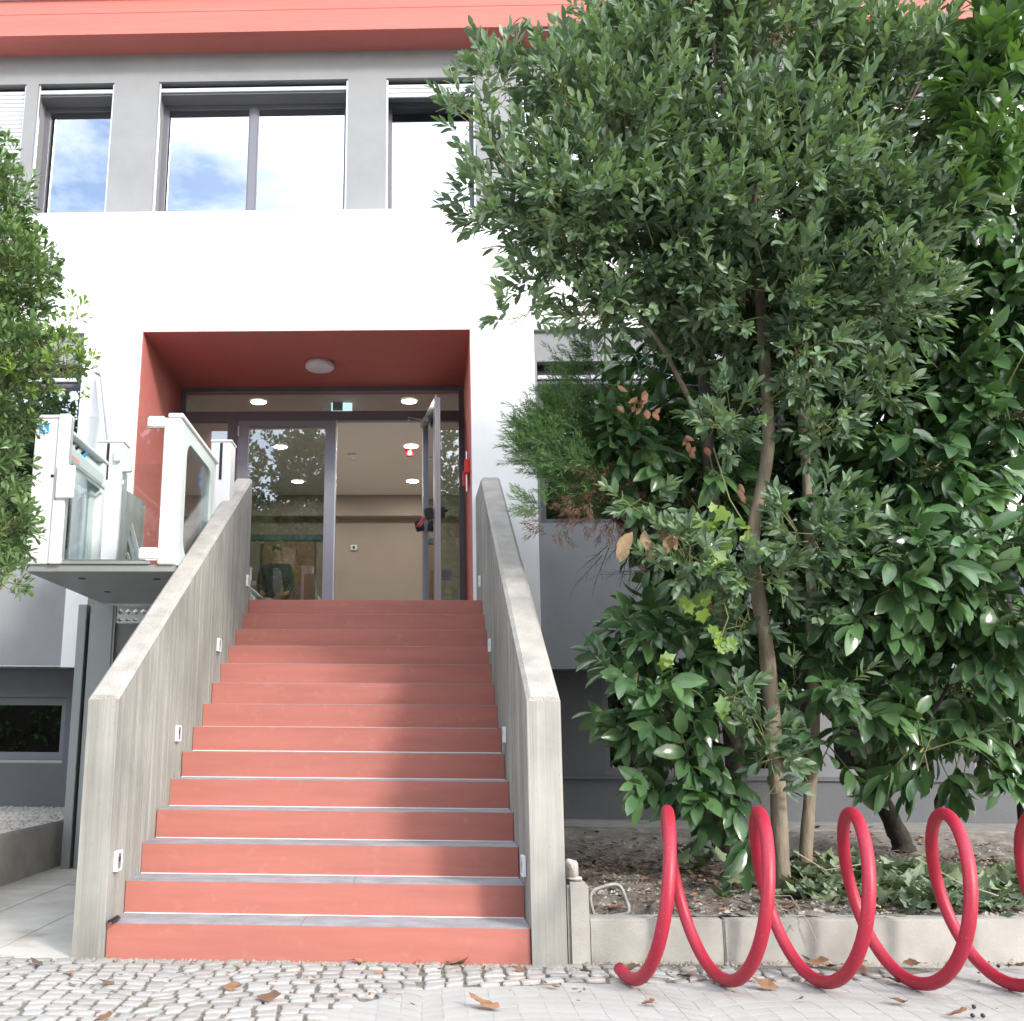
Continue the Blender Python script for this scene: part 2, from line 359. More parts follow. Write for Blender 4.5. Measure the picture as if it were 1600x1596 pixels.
M['sett'] = mat('worn_sett', (.36, .35, .33), .92, var=.16, scale=1.6, bump=.3, bscale=120, rand=.05, spots=.4, spotcol=(.33, .29, .25), spotscale=9)
pc.sort(key=lambda g_: (not vis(g_), g_[2])); rest = MB()
for i, (c4, cx, cy_) in enumerate(pc):
    z = -.0045+rnd.uniform(0, .0008)
    vs = [(x, y, -.03) for x, y in c4]+[(x, y, z-.0003) for x, y in c4]+[(x+(cx-x)*.03, y+(cy_-y)*.03, z) for x, y in c4]
    fs = [(8, 9, 10, 11)]+[(i_, (i_+1) % 4, (i_+1) % 4+4, i_+4) for i_ in range(4)]+[(i_+4, (i_+1) % 4+4, (i_+1) % 4+8, i_+8) for i_ in range(4)]
    if i < 300 and vis((c4, cx, cy_)):
        me = bpy.data.meshes.new('sett'); me.from_pydata([(x-cx, y-cy_, z_) for x, y, z_ in vs], [], fs)
        o = link('sett', me, M['sett'], paving); o.location = (cx, cy_, 0)
    else: rest.add(vs, fs)
rest.build('sett_field', M['sett'], paving, kind='stuff')

# path of concrete slabs left of the stairs
path = box('path', M['bed'], None, -2.6, -1.24, 5.45, 9.3, -.06, -.006, kind='structure')
for i in range(3):
    for j in range(3):
        x0 = -2.59+i*.46; y0 = 5.5+j*1.3
        MB().box(x0+.0015, x0+.4585, y0+.0015, y0+1.2985, -.05, -.001+rnd.uniform(0, .003)).build('slab', M['slab'], path, .003)
bedl = box('raised_bed', M['concrete_pale'], None, -7, -2.575, 6.4, YB+.1, -.05, .375, .012, kind='structure')
mb = MB()
for i in range(900):
    x = rnd.uniform(-4.2, -2.6); y = rnd.uniform(8.2, YB-.02); r_ = rnd.uniform(.004, .013)
    mb.box(x-r_, x+r_*1.4, y-r_, y+r_, .37, .375+r_)
mb.build('rubble_grit', M['concrete_pale'], bedl, kind='stuff')

# ------------------------------------------------------------------ staircase
stairs = thing('staircase', 'red staircase with grey stone treads rising between two concrete parapets to the entrance', 'staircase', (0, Y1, 0))
core = MB()
for i in range(14):
    y = Y1+i*TR; z0, z1 = i*RI, (i+1)*RI
    y2 = y+TR if i < 13 else 9.46
    mb = MB(); mb.box(-HW+.003, HW-.003, y, y+.03, z0-(.06 if i == 0 else .0), z1-.0022)
    o = mb.build('riser', M['riser'], stairs)
    xj = rnd.uniform(-.35, .35); zt = z1
    for a, b in ((-HW+.002, xj-.0015), (xj+.0015, HW-.002)):
        MB().box(a, b, y+.0005, y2+.0005, z1-.0018, zt+.0012).build('tread', M['tread'], stairs)
    core.box(-HW+.02, HW-.02, y+.03, 9.44, z0, z1-.004)
core.build('stair_core', M['concrete_pale'], stairs)
cl = MB()        # pale sealant lines where tread meets the next riser
for i in range(13):
    y = Y1+(i+1)*TR; z = (i+1)*RI
    cl.box(-HW+.004, HW-.004, y-.005, y+.0004, z+.0013, z+.005)
cl.build('sealant', M['whitepaint'], stairs)

def parapet(x0, x1, prof, label, boards_right):
    t_ = thing('stair_parapet', label, 'parapet', ((x0+x1)/2, 5.5, 0))
    ch = .022
    top = prof[1:]                      # front top, ... rear top
    body = [prof[0]]+[(a, b-ch) for a, b in top]+[(top[-1][0], -.05)]
    mb = MB().prism([(body[0][0]+.0, body[0][1])]+body[1:], 'x', x0, x1)
    b = bmesh.new()
    o = mb.build('parapet_wall', M['board'], t_)
    # coping with chamfered arrises
    cs = [(x0, -ch), (x0+ch, 0), (x1-ch, 0), (x1, -ch)]
    vs = [(x, a, b_+dz) for a, b_ in top for x, dz in cs]
    fs = [(i*4+k, i*4+k+1, (i+1)*4+k+1, (i+1)*4+k) for i in range(len(top)-1) for k in range(3)]
    fs += [(0, 1, 2, 3), tuple((len(top)-1)*4+k for k in (3, 2, 1, 0))]
    MB().add(vs, fs).build('coping', M['coping'], t_)
    # raised board strips, the marks of the shuttering
    mb = MB()
    rr = random.Random(int(x0*100)+99)
    xs = x1 if boards_right else x0
    y = 5.53
    while y < top[-1][0]-.05:
        w = rr.uniform(.018, .05)
        if y > top[1][0]-.02: ztop = top[-1][1]
        f_ = min(1, (y-top[0][0])/(top[1][0]-top[0][0])); ztop = top[0][1]+(top[1][1]-top[0][1])*f_
        d = rr.choice((.0, .0015, .003, .0045))
        if d:
            a, b_ = (xs-.004, xs+d) if boards_right else (xs-d, xs+.004)
            mb.box(a, b_, y, y+w, -.04, ztop-ch-.01)
        y += w+rr.uniform(.0, .006)
    mb.build('board_marks', M['board'], t_, kind='stuff')
    return t_
parapet(-1.228, -HW-.003, [(5.50, -.05), (5.50, 1.295), (9.404, 3.45)], 'pale board marked concrete parapet on the left of the red stairs, beside the lift', True)
parapet(HW+.003, 1.240, [(5.50, -.05), (5.50, 1.30), (9.40, 3.455), (YF-.004, 3.53)], 'pale board marked concrete parapet on the right of the red stairs, beside the planter', False)

# small wall lights on the inner faces of the parapets
lights = []
for side, lst in ((-1, [(181, 1345), (276, 1146), (340, 1008), (385.5, 908)]), (1, [(821, 1353), (790.5, 1148), (767, 1009), (751, 909)])):
    for k, (u, v) in enumerate(lst):
        d = ray(u, v); X = side*HW; P = EYE+d*((X-CX)/d.x)
        nm = ['lowest', 'second lowest', 'second highest', 'highest'][k]
        t_ = thing('step_light', f'{nm} small white step light set in the {"left" if side < 0 else "right"} parapet wall', 'step light', tuple(P), 'step lights set on the parapets')
        y, z = P.y, P.z; s_ = -side
        def bx(dy0, dy1, dz0, dz1, d0, d1, nme, mm, bev=.002):
            a, b_ = sorted((X+s_*d0, X+s_*d1)); return box(nme, mm, t_, a, b_, y+dy0, y+dy1, z+dz0, z+dz1, bev)
        MBr = ring_mb(y-.045, y+.045, z-.05, z+.05, .010, .004, 'x', X+s_*.002, X+s_*.022); MBr.build('frame', M['whitepaint'], t_)
        bx(-.0345, .0345, -.0395, .0395, .003, .0185, 'face_plate', M['plate'], .001); bx(-.016, .016, -.004, .02, .019, .021, 'lens', M['black'], 0)

# ------------------------------------------------------------------ building
bld = thing('building', 'white and grey modern building with red roof fascia, red entrance recess and strip windows', 'building', (0, YF, 0))
XLL, XRR = -3.122, 1.704
ZB = 1.76
# white wall: band above, legs both sides of the entrance
wall_mb(-9, 12, ZB, ZW, YF, YF+.045, [(XL-.008, XR+.008, ZB-1, ZT+.006), (-10, XLL, ZB-1, ZT), (XRR, 13, ZB-1, ZT)]).build('white_wall', M['white'], bld)
wall_mb(-9, 12, ZB+.003, ZW-.003, YF+.047, YF+.17, [(XL-.012, XR+.012, ZB-1, ZT+.01), (-10, XLL+.003, ZB-1, ZT), (XRR-.003, 13, ZB-1, ZT)]).build('white_wall', M['white'], bld)
# red recess
box('recess_wall', M['recess'], bld, XL-.10, XL, YF+.002, YD+.3, 2.31, ZT+.1)
box('recess_wall', M['recess'], bld, XR, XR+.10, YF+.002, YD+.3, 2.31, ZT+.1)
box('recess_ceiling', M['recess'], bld, XL+.001, XR-.001, YF+.002, YD+.3, ZT, ZT+.1)
box('landing', M['tread'], bld, XL+.001, XR-.001, 9.46, YD+.1, 2.0, 2.3095)
box('landing_base', M['grey'], bld, -2.2, HW, 9.62, 12.0, 0, 1.98)
# grey ground-floor panels with windows
GW = [(-9, XLL+.0, 1.78, ZT), (XRR, 12, 1.78, ZT)]
winR = (XRR+.03, 4.3, 3.25, 5.0); winR2 = (4.9, 8.6, 3.25, 5.0)
winL = (-7.2, XLL-.01, 2.93, 5.0)
wall_mb(XRR-.02, 12, 1.785, ZT+.02, YG, YG+.33, [winR, winR2]).build('grey_wall', M['grey'], bld)
wall_mb(-9, XLL+.02, 1.78, ZT+.02, YG, YG+.33, [winL]).build('grey_wall', M['grey'], bld)
# slim flashing under spandrels
box('drip_edge', M['alu'], bld, XRR, 12, YG-.008, YG+.33, 1.772, 1.783)
box('drip_edge', M['alu'], bld, -9, XLL, YG-.008, YG+.33, 1.768, 1.779)
# basement wall
bwR = (2.35, 5.6, .735, 1.76); bwR2 = (6.0, 9, .735, 1.76)
bwL = (-6.5, -3.175, .81, 1.475)
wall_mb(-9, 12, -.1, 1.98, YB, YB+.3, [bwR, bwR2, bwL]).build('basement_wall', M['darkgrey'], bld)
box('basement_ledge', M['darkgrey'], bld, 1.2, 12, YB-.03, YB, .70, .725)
def window(x0, x1, z0, z1, y, gl, fr=.055, mulls=(), ymat='metal', shutter=None, lab=None, deep=.05):
    f = wall_mb(x0, x1, z0, z1, y, y+deep, [])
    holes = []; xs = [x0]+list(mulls)+[x1]
    for a, b in zip(xs[:-1], xs[1:]): holes.append((a+fr, b-fr, z0+fr, z1-fr))
    w = wall_mb(x0, x1, z0, z1, y, y+deep, holes).build('window', M[ymat], bld, label=lab)
    for h in holes:
        wall_mb(h[0]-.001, h[1]+.001, h[2]-.001, h[3]+.001, y+.012, y+.035, [(h[0]+.018, h[1]-.018, h[2]+.018, h[3]-.018)]).build('sash', M[ymat], w)
        box('pane', gl, w, h[0]+.01, h[1]-.01, y+.022, y+.028, h[2]+.01, h[3]-.01)
    return w
window(winR[0], winR[1], winR[2], winR[3]-.16, YG+.16, M['glassup'], .06, mulls=(3.0,))
window(winR2[0], winR2[1], winR2[2], winR2[3]-.16, YG+.16, M['glassup'], .06, mulls=(6.8,))
wl = window(winL[0], winL[1], winL[2], winL[3]-.16, YG+.16, M['glassup'], .06, mulls=(-5.0,))
for x0, x1, lab in ((winR[0], winR[1], 'R'), (winR2[0], winR2[1], 'R'), (winL[0], winL[1], 'L')):
    mb = MB()
    box('shutter_box', M['black'], bld, x0, x1, YG+.12, YG+.2, 4.86, 5.0)
    box('shutter', M['shutter'], bld, x0+.01, x1-.01, YG+.05, YG+.07, 4.82, 4.865, .006)
window(bwR[0], bwR[1], bwR[2], bwR[3]-.05, YB+.1, M['glassdark'], .06, mulls=(3.6, 4.6))
window(bwR2[0], bwR2[1], bwR2[2], bwR2[3]-.05, YB+.1, M['glassdark'], .06, mulls=(7.5,))
window(bwL[0], bwL[1], bwL[2]+.03, bwL[3], YB+.1, M['glassdark'], .06, mulls=(-4.8,))
box('window_sill', M['galv'], bld, bwL[0], bwL[1], YB+.02, YB+.12, .80, .838)
# upper floor wall with windows
ZS = 8.86; YE = 10.345
zo = at(400, 126, YU).z
def ux(u, v=230): return at(u, v, YU).x
ups = [(-7.5, ux(39, 160)), (ux(58, 160), ux(177, 160)), (ux(247, 160), ux(542.5)), (ux(603), ux(743.5)), (ux(817), ux(960)), (ux(1030), ux(1300)), (ux(1380), 9)]
wall_mb(-9, 12, ZW-.15, ZS+.02, YU, YU+.38, [(a, b, ZW-.1, zo) for a, b in ups]).build('grey_wall', M['grey'], bld)
box('parapet_cap', M['white'], bld, -9, 12, YF+.001, YU+.005, ZW-.05, ZW-.002)
for k, (a, b) in enumerate(ups):
    box('shutter_box', M['black'], bld, a+.001, b-.001, YU+.10, YU+.14, zo-.0985, zo-.001)
    if k == 0:
        z = zo-.06; i = 0
        sh = box('shutter', M['shutter'], bld, a, b-.01, YU+.056, YU+.062, ZW-.1, zo-.06)
        while z > ZW-.1:
            MB().prism([(YU+.055, z), (YU+.045, z-.010), (YU+.040, z-.026), (YU+.045, z-.043), (YU+.055, z-.052)], 'x', max(a, -5.2), b-.01).build('slat', M['shutter'], sh); z -= .054
    else:
        ns_ = 3 if k == 3 else 1
        sh = box('shutter', M['shutter'], bld, a+.004, b-.004, YU+.045, YU+.06, zo-.06-.055*ns_+.003, zo-.055, .004)
        for j in range(ns_):
            MB().box(a+.005, b-.005, YU+.036, YU+.047, zo-.06-.055*(j+1)+.004, zo-.06-.055*j-.004).build('slat', M['shutter'], sh, .004)
    for xx in (a+.001, b-.021): box('guide_rail', M['alu'], bld, xx, xx+.02, YU+.02, YU+.06, ZW-.1, zo-.002)
    if k:
        mm = (ux(395, 230),) if k == 2 else ()
        yw = YU+.27; zt = zo-.13
        window(a+.001, b-.001, ZW-.14, zt, yw, M['glassup'], .042, mulls=[at(395, 230, yw).x] if k == 2 else ())
        box('window_head', M['grey'], bld, a+.001, b-.001, YU+.065, YU+.33, zt+.001, zo-.101 if False else zt+.03)
# fascia, soffit and roof
box('soffit', M['recess'], bld, -9, 12, YE+.001, YU+1, ZS, ZS+.12)
fz = at(0, 4, YE).z
fb = MB()
zs_ = [ZS-.004, ZS+.14, ZS+.27, ZS+.39, fz-.06]
for i in range(4):
    o_ = (0, .004, .0, .005)[i]
    fb.box(-9, 12, YE-.10+o_, YE-.001, zs_[i], zs_[i+1]-.0005)
fb.build('fascia', M['fascia'], bld)
box('roof_coping', M['shutter'], bld, -9, 12, YE-.14, YE+.3, fz-.06, fz-.03)
box('roof', M['darkgrey'], bld, -9, 12, YE, 21, ZS+.13, fz-.061)
box('side_wall', M['grey'], bld, -9.3, -9.001, YF, 21, -.1, ZS+.3)
box('side_wall', M['grey'], bld, 12.001, 12.3, YF, 21, -.1, ZS+.3)
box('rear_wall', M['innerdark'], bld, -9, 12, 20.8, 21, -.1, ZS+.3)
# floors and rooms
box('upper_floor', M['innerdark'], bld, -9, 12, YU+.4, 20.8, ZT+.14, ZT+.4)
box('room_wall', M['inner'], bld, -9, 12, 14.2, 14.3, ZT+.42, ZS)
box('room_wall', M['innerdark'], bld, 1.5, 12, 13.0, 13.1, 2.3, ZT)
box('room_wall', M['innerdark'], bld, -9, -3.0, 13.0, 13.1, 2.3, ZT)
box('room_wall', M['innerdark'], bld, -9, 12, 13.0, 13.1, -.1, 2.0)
box('ground_floor', M['floor'], bld, -9, 12, YD+.12, 20.8, 2.0, 2.309)
# lobby
box('lobby_ceiling', M['innerceil'], bld, XL-.8, 2.2, YD+.31, 19.5, ZT+.0, ZT+.1)
zb_ = at(600, 776, 18.2).z
box('lobby_wall', M['inner'], bld, XL-.8, 2.2, 18.4, 18.5, 2.31, ZT)
box('lobby_beam', M['inner'], bld, -3.09, 1.39, 18.15, 18.39, at(600, 806, 18.15).z, ZT-.001)
box('lobby_wall', M['inner'], bld, 1.40, 1.5, YD+.31, 18.39, 2.31, ZT-.001)
box('lobby_wall', M['inner'], bld, -3.2, -3.1, YD+.31, 18.39, 2.31, ZT-.001)
def lr(u0, u1, v0, v1, Y): A, B = at(u0, v0, Y), at(u1, v1, Y); return A.x, B.x, B.z, A.z
x0, x1, z0, z1 = lr(386, 512, 835.5, 844, 17.2); box('lobby_beam', M['teal'], bld, -3.0, x1, 17.2, 17.35, z0, z1, label='teal horizontal beam inside the lobby')
x0, x1, z0, z1 = lr(411, 490, 845, 960, 18.3); box('wall_panel', M['orange'], bld, x0, x1, 18.3, 18.38, 2.31, z1)
x0, x1, z0, z1 = lr(442, 459, 856, 960, 17.6); box('pillar', mat('pink_grey_pillar', (.30, .19, .17)), bld, x0, x1+.0, 17.6, 17.9, 2.31, z1)
x0, x1, z0, z1 = lr(459, 478, 882, 960, 17.5); box('counter', mat('brown_counter', (.26, .13, .07)), bld, x0, x1, 17.5, 17.9, 2.31, z1)

# entrance screen: everything fixed in the plane of the doors
zt_ = ZT-.002; z_tr0, z_tr1 = at(450, 658, YD).z, at(450, 643, YD).z
def dx(u, v=760): return at(u, v, YD).x
es = wall_mb(XL+.001, XR-.001, 2.31, zt_, YD, YD+.09,
             [(XL+.06, XR-.06, z_tr1, zt_-.055), (XL+.06, dx(352), 2.40, z_tr0), (dx(369), dx(663), 2.30, z_tr0), (dx(677), XR-.06, 2.40, z_tr0)]).build('entrance_frame', M['metal'], bld)
for h in ((XL+.06, XR-.06, z_tr1, zt_-.055), (XL+.06, dx(352), 2.40, z_tr0), (dx(677), XR-.06, 2.40, z_tr0)):
    box('pane', M['glass'], es, h[0]-.001, h[1]+.001, YD+.04, YD+.048, h[2]-.001, h[3]+.001)
sq = lr(691, 706, 890, 905, YD-.0); 
box('paper_notice', mat('pale_cyan_paper', (.45, .60, .62)), es, dx(691, 897), dx(706, 897), YD+.032, YD+.036, at(691, 906, YD).z, at(691, 890, YD).z)
# closed leaf
dl = (dx(369.5), dx(525), 2.315, z_tr0-.004)
lf = wall_mb(*dl, YD-.025, YD+.05, [(dx(386), dx(507), 2.33, at(450, 667, YD).z)]).build('glass_door', M['framelight'], bld, label='closed left leaf of the glazed entrance door')
box('pane', M['glass'], lf, dx(386)-.004, dx(507)+.004, YD+.008, YD+.016, 2.33, at(450, 667, YD).z+.004)
MB().tube([(dx(369.8), YD-.04, at(370, 668, YD).z), (dx(369.8), YD-.04, at(370, 683, YD).z)], .012, 10).build('hinge', M['alu'], lf)
box('strike_plate', M['alu'], lf, dx(523), dx(524.6), YD-.03, YD-.024, 2.4, 4.9)
# open leaf swung outwards
H0 = Vector((dx(664), YD-.02, 2.315)); Yo = 11.36; E0 = at(684, 760, Yo); E0.z = 2.315
dv = (E0-H0); dv.z = 0; wlen = dv.length; dv.normalize(); nv = Vector((dv.y, -dv.x, 0))
hd = z_tr0-.01-2.315
om = MB()
def leafbar(mb, s0, s1, z0, z1, t0=-.035, t1=.035):
    P = [H0+dv*s0+nv*t0, H0+dv*s1+nv*t0, H0+dv*s1+nv*t1, H0+dv*s0+nv*t1]
    mb.add([(p_.x, p_.y, 2.315+z0) for p_ in P]+[(p_.x, p_.y, 2.315+z1) for p_ in P], [(0, 3, 2, 1), (4, 5, 6, 7), (0, 1, 5, 4), (1, 2, 6, 5), (2, 3, 7, 6), (3, 0, 4, 7)])
leafbar(om, 0, .09, 0, hd); leafbar(om, wlen-.09, wlen, 0, hd); leafbar(om, .09, wlen-.09, 0, .09); leafbar(om, .09, wlen-.09, hd-.09, hd)
od = om.build('glass_door', M['framelight'], bld, label='open right leaf of the glazed entrance door, swung outwards')
g = MB(); leafbar(g, .088, wlen-.088, .088, hd-.088, -.004, .004); g.build('pane', M['glass'], od)
g = MB(); leafbar(g, wlen+.0005, wlen+.007, 0, hd, -.028, -.012); leafbar(g, wlen+.0005, wlen+.010, 0, hd+.03, .012, .030); leafbar(g, wlen+.0005, wlen+.005, 0, hd, -.008, .006); g.build('seal_profile', M['alu'], od)
zp = at(672, 812, 11.8).z-2.315
def lp(s, t, z): p_ = H0+dv*s+nv*t; return Vector((p_.x, p_.y, 2.315+z))
side = -1 if (H0+nv).x > H0.x else 1
T = lambda a: side*a
pb = MB(); 
pbo = MB().obox(lp(.10, T(.10), zp-.02), lp(wlen-.13, T(.10), zp-.02), .045, .035).build('panic_bar', M['redplastic'], od, .008)
for s_ in (.10, wlen-.10):
    MB().obox(lp(s_, T(.035), zp), lp(s_, T(.13), zp-.02), .07, .13).build('bracket', M['black'], pbo, .012)
MB().obox(lp(wlen-.07, -T(.03), zp), lp(wlen-.07, -T(.09), zp), .06, .13).build('lock_case', M['black'], od, .01)
MB().tube([lp(wlen-.06, -T(.09), zp+.03), lp(wlen-.06, -T(.12), zp+.03), lp(wlen-.16, -T(.12), zp+.03)], .011, 8).build('handle', M['black'], od)
A = at(639, 652, YD-.05); ar = MB()
B2 = lp(.38, T(.05), hd-.12)
ar.tube([A, (A.x, A.y, A.z-.04)], .012, 8); ar.tube([A, B2], .009, 8)
ar.build('door_closer_arm', M['alu'], od)
clo = MB(); leafbar(clo, .22, .50, hd-.16, hd-.10, T(.04), T(.09)); clo.build('door_closer', M['galv'], od)

# ------------------------------------------------------------------ lamps and small fittings in the entrance
P = at(500, 567, 11.3); dd = ray(500, 567); P = EYE+dd*((ZT-CZ)/dd.z)
t_ = thing('ceiling_lamp', 'round white unlit ceiling lamp on the red recess ceiling above the entrance', 'ceiling lamp', (P.x, P.y, ZT))
mb = MB(); prof = [(.155, 0), (.168, -.01), (.168, -.05), (.15, -.066), (.08, -.075), (0.001, -.078)]
vs = [(P.x+r_*math.cos(2*math.pi*k/40), P.y+r_*math.sin(2*math.pi*k/40), ZT-.012+z) for r_, z in prof for k in range(40)]
MB().add(vs, [(i*40+k, i*40+(k+1) % 40, (i+1)*40+(k+1) % 40, (i+1)*40+k) for i in range(5) for k in range(40)]).build('lamp_shade', M['lampoff'], t_, smooth=True)
MB().disc((P.x, P.y), .15, ZT-.014, ZT-.001, 40).build('base', M['shutter'], t_)
nm = {(0, 0): 'left lamp of the nearest pair', (1, 0): 'right lamp of the nearest pair', (0, 1): 'left lamp of the middle pair', (1, 1): 'right lamp of the middle pair', (0, 2): 'left lamp of the farthest pair', (1, 2): 'right lamp of the farthest pair'}
for i, x in enumerate((-1.605, .348)):
    for j, y in enumerate((12.82, 14.95, 17.1)):
        t_ = thing('downlight', f'lit round recessed downlight in the lobby ceiling, {nm[(i, j)]}', 'downlight', (x, y, ZT), 'lit downlights in the lobby ceiling')
        MB().disc((x, y), .098, ZT-.012, ZT-.004, 32).build('diffuser', M['lampon'], t_)
        ring = MB(); n_ = 32
        vs = [(x+r_*math.cos(2*math.pi*k/n_), y+r_*math.sin(2*math.pi*k/n_), z) for r_, z in ((.099, ZT-.014), (.112, ZT-.010), (.113, ZT-.001)) for k in range(n_)]
        ring.add(vs, [(a*n_+k, a*n_+(k+1) % n_, (a+1)*n_+(k+1) % n_, (a+1)*n_+k) for a in range(2) for k in range(n_)]); ring.build('trim_ring', M['lampoff'], t_)
        lamp = bpy.data.objects.new('lamp_light', bpy.data.lights.new('lamp_light', 'AREA')); C.objects.link(lamp); lamp.data.shape = 'DISK'; lamp.data.size = .19; lamp.data.energy = 9; lamp.data.color = (1, .93, .85); lamp.location = (x, y, ZT-.016)
# exit sign hanging behind the transom
Y_ = 12.9; x0, x1, z0, z1 = lr(518, 550, 627, 645, Y_)
t_ = thing('exit_sign', 'pale hanging exit sign box seen through the glass above the doors', 'exit sign', ((x0+x1)/2, Y_, z0))
box('sign_panel', emit_mat('lit_sign', (.55, .75, .8), .9), t_, x0, x1, Y_, Y_+.02, z0-.05, z1, .003)
box('bracket', M['lampoff'], t_, x0-.01, x1+.01, Y_-.02, Y_+.05, z1+.06, z1+.085); 
MB().tube([((x0+x1)/2, Y_+.01, z1), ((x0+x1)/2, Y_+.01, ZT-.001)], .008).build('rod', M['alu'], t_)
box('cover_plate', M['liftgrey'], t_, x0+.02, x0+.15, Y_-.03, Y_-.012, z0+.02, z1+.03)
P = EYE+ray(550, 710)*((ZT-CZ)/ray(550, 710).z)
t_ = thing('smoke_detector', 'small pale detector on the lobby ceiling left of the red sounder', 'detector', (P.x, P.y, ZT))
box('base', M['lampoff'], t_, P.x-.07, P.x+.07, P.y-.05, P.y+.05, ZT-.03, ZT-.001, .008); MB().disc((P.x+.02, P.y+.02), .04, ZT-.055, ZT-.03, 20).build('sensor', M['lampoff'], t_)
P = EYE+ray(640, 703)*((ZT-CZ)/ray(640, 703).z)
t_ = thing('fire_sounder', 'red round fire alarm sounder on the lobby ceiling between two lit downlights', 'alarm sounder', (P.x, P.y, ZT))
MB().disc((P.x, P.y), .055, ZT-.10, ZT-.03, 24).build('sounder_body', M['redplastic'], t_, .01); MB().disc((P.x, P.y), .065, ZT-.03, ZT-.001, 24).build('base', M['redplastic'], t_)
P = at(553, 856, 18.38)
t_ = thing('wall_thermostat', 'small grey wall sensor box on the far lobby wall', 'wall sensor', tuple(P))
box('case', M['liftgrey'], t_, P.x-.06, P.x+.06, 18.36, 18.399, P.z-.05, P.z+.05, .008); MB().disc((P.x, P.z), .025, 18.35, 18.36, 16, 'y').build('knob', M['black'], t_)
# red alarm box on the right recess wall
d = ray(731.5, 738); P = EYE+d*((XR-CX)/d.x); y, z = P.y, P.z
if not YF < y < YD: y = YF+.35; z = at(731, 738, y).z
y = YF+.30; z = at(731, 740, y).z
t_ = thing('alarm_box', 'red alarm switch box with metal stubs on the right wall of the red recess', 'alarm box', (XR, y, z))
box('box', M['redplastic'], t_, XR-.055, XR-.001, y-.07, y+.05, z-.01, z+.14, .006); box('lower_box', M['redplastic'], t_, XR-.075, XR-.002, y+.055, y+.12, z-.12, z+.04, .006)
MB().tube([(XR-.03, y, z+.14), (XR-.03, y, z+.24)], .012).build('metal_stub', M['alu'], t_); MB().tube([(XR-.03, y, z-.01), (XR-.03, y, z-.20)], .014).build('metal_stub', M['alu'], t_)

# ------------------------------------------------------------------ person in the lobby
PX = at(431, 900, 16.3); px_, py_, pz_ = PX.x, 16.3, 2.31
pers = thing('person', 'person in a dark jacket open over a grey shirt, standing behind the closed glass door', 'person', (px_, py_, pz_))
def skin_obj(name, verts, edges, radii, m_, parent, root=0, sub=2, x=0, y=0, z=0):
    me = bpy.data.meshes.new(name); me.from_pydata([(px_+a, py_+b, pz_+c) for a, b, c in verts], edges, [])
    o = link(name, me, m_, parent)
    o.modifiers.new('skin', 'SKIN'); sk = me.skin_vertices[0].data if me.skin_vertices else None
    if sk is None:
        b = bmesh.new(); b.from_mesh(me); b.verts.layers.skin.verify(); b.to_mesh(me); b.free(); sk = me.skin_vertices[0].data
    for i, r_ in enumerate(radii): sk[i].radius = r_ if hasattr(r_, '__len__') else (r_, r_); sk[i].use_root = (i == root)
    s_ = o.modifiers.new('sub', 'SUBSURF'); s_.levels = sub; s_.render_levels = sub
    return o
V = [(0, 0, .95), (0, 0, 1.15), (0, 0, 1.38), (0, 0, 1.50), (0, -.01, 1.60), (0, -.01, 1.72)]
Rd = [(.15, .11), (.14, .10), (.17, .11), (.055, .055), (.075, .095), (.07, .085)]
Ed = [(0, 1), (1, 2), (2, 3), (3, 4), (4, 5)]
for s_ in (-1, 1):
    k = len(V); V += [(s_*.19, 0, 1.41), (s_*.25, .02, 1.13), (s_*.20, -.14, .98)]; Rd += [.055, .045, .033]; Ed += [(2, k), (k, k+1), (k+1, k+2)]
    h_ = len(V); V += [(s_*.17, -.20, .97)]; Rd += [(.042, .022)]; Ed += [(k+2, h_)]
    for f_ in range(4):
        a = len(V); fx = s_*(.17-.028+.018*f_); V += [(fx, -.25, .965), (fx, -.275-.008*(f_ in (1, 2)), .945), (fx, -.262, .925)]; Rd += [.009, .008, .007]; Ed += [(h_, a), (a, a+1), (a+1, a+2)]
    a = len(V); V += [(s_*.135, -.19, .975), (s_*.12, -.225, .972)]; Rd += [.011, .009]; Ed += [(h_, a), (a, a+1)]
    a = len(V); V += [(s_*.10, 0, .86), (s_*.11, -.01, .50), (s_*.11, .02, .09), (s_*.12, -.13, .04)]; Rd += [.09, .06, .042, .038]; Ed += [(0, a), (a, a+1), (a+1, a+2), (a+2, a+3)]
skin_obj('body', V, Ed, Rd, M['skin'], pers)
hd_ = MB()
skin_obj('hair', [(0, .02, 1.66), (0, .025, 1.73), (0, -.03, 1.765)], [(0, 1), (1, 2)], [(.08, .085), (.083, .092), (.06, .05)], M['hair'], pers)
skin_obj('shirt', [(0, 0, .90), (0, 0, 1.15), (0, 0, 1.38), (0, 0, 1.46)], [(0, 1), (1, 2), (2, 3)], [(.165, .125), (.155, .115), (.185, .125), (.08, .075)], M['shirt'], pers)
V = [(-.06, .01, .88), (-.06, .01, 1.15), (-.05, .01, 1.38), (.12, .01, .88), (.12, .012, 1.15), (.10, .01, 1.38)]
Rd = [(.13, .14), (.125, .13), (.14, .138), (.09, .13), (.085, .122), (.10, .13)]; Ed = [(0, 1), (1, 2), (3, 4), (4, 5), (2, 5)]
for s_, k0 in ((-1, 2), (1, 5)):
    k = len(V); V += [(s_*.20, 0, 1.42), (s_*.25, .02, 1.13), (s_*.21, -.12, .99)]; Rd += [.072, .06, .048]; Ed += [(k0, k), (k, k+1), (k+1, k+2)]
skin_obj('jacket', V, Ed, Rd, M['jacket'], pers)
V = [(0, 0, .95)]; Rd = [(.165, .125)]; Ed = []
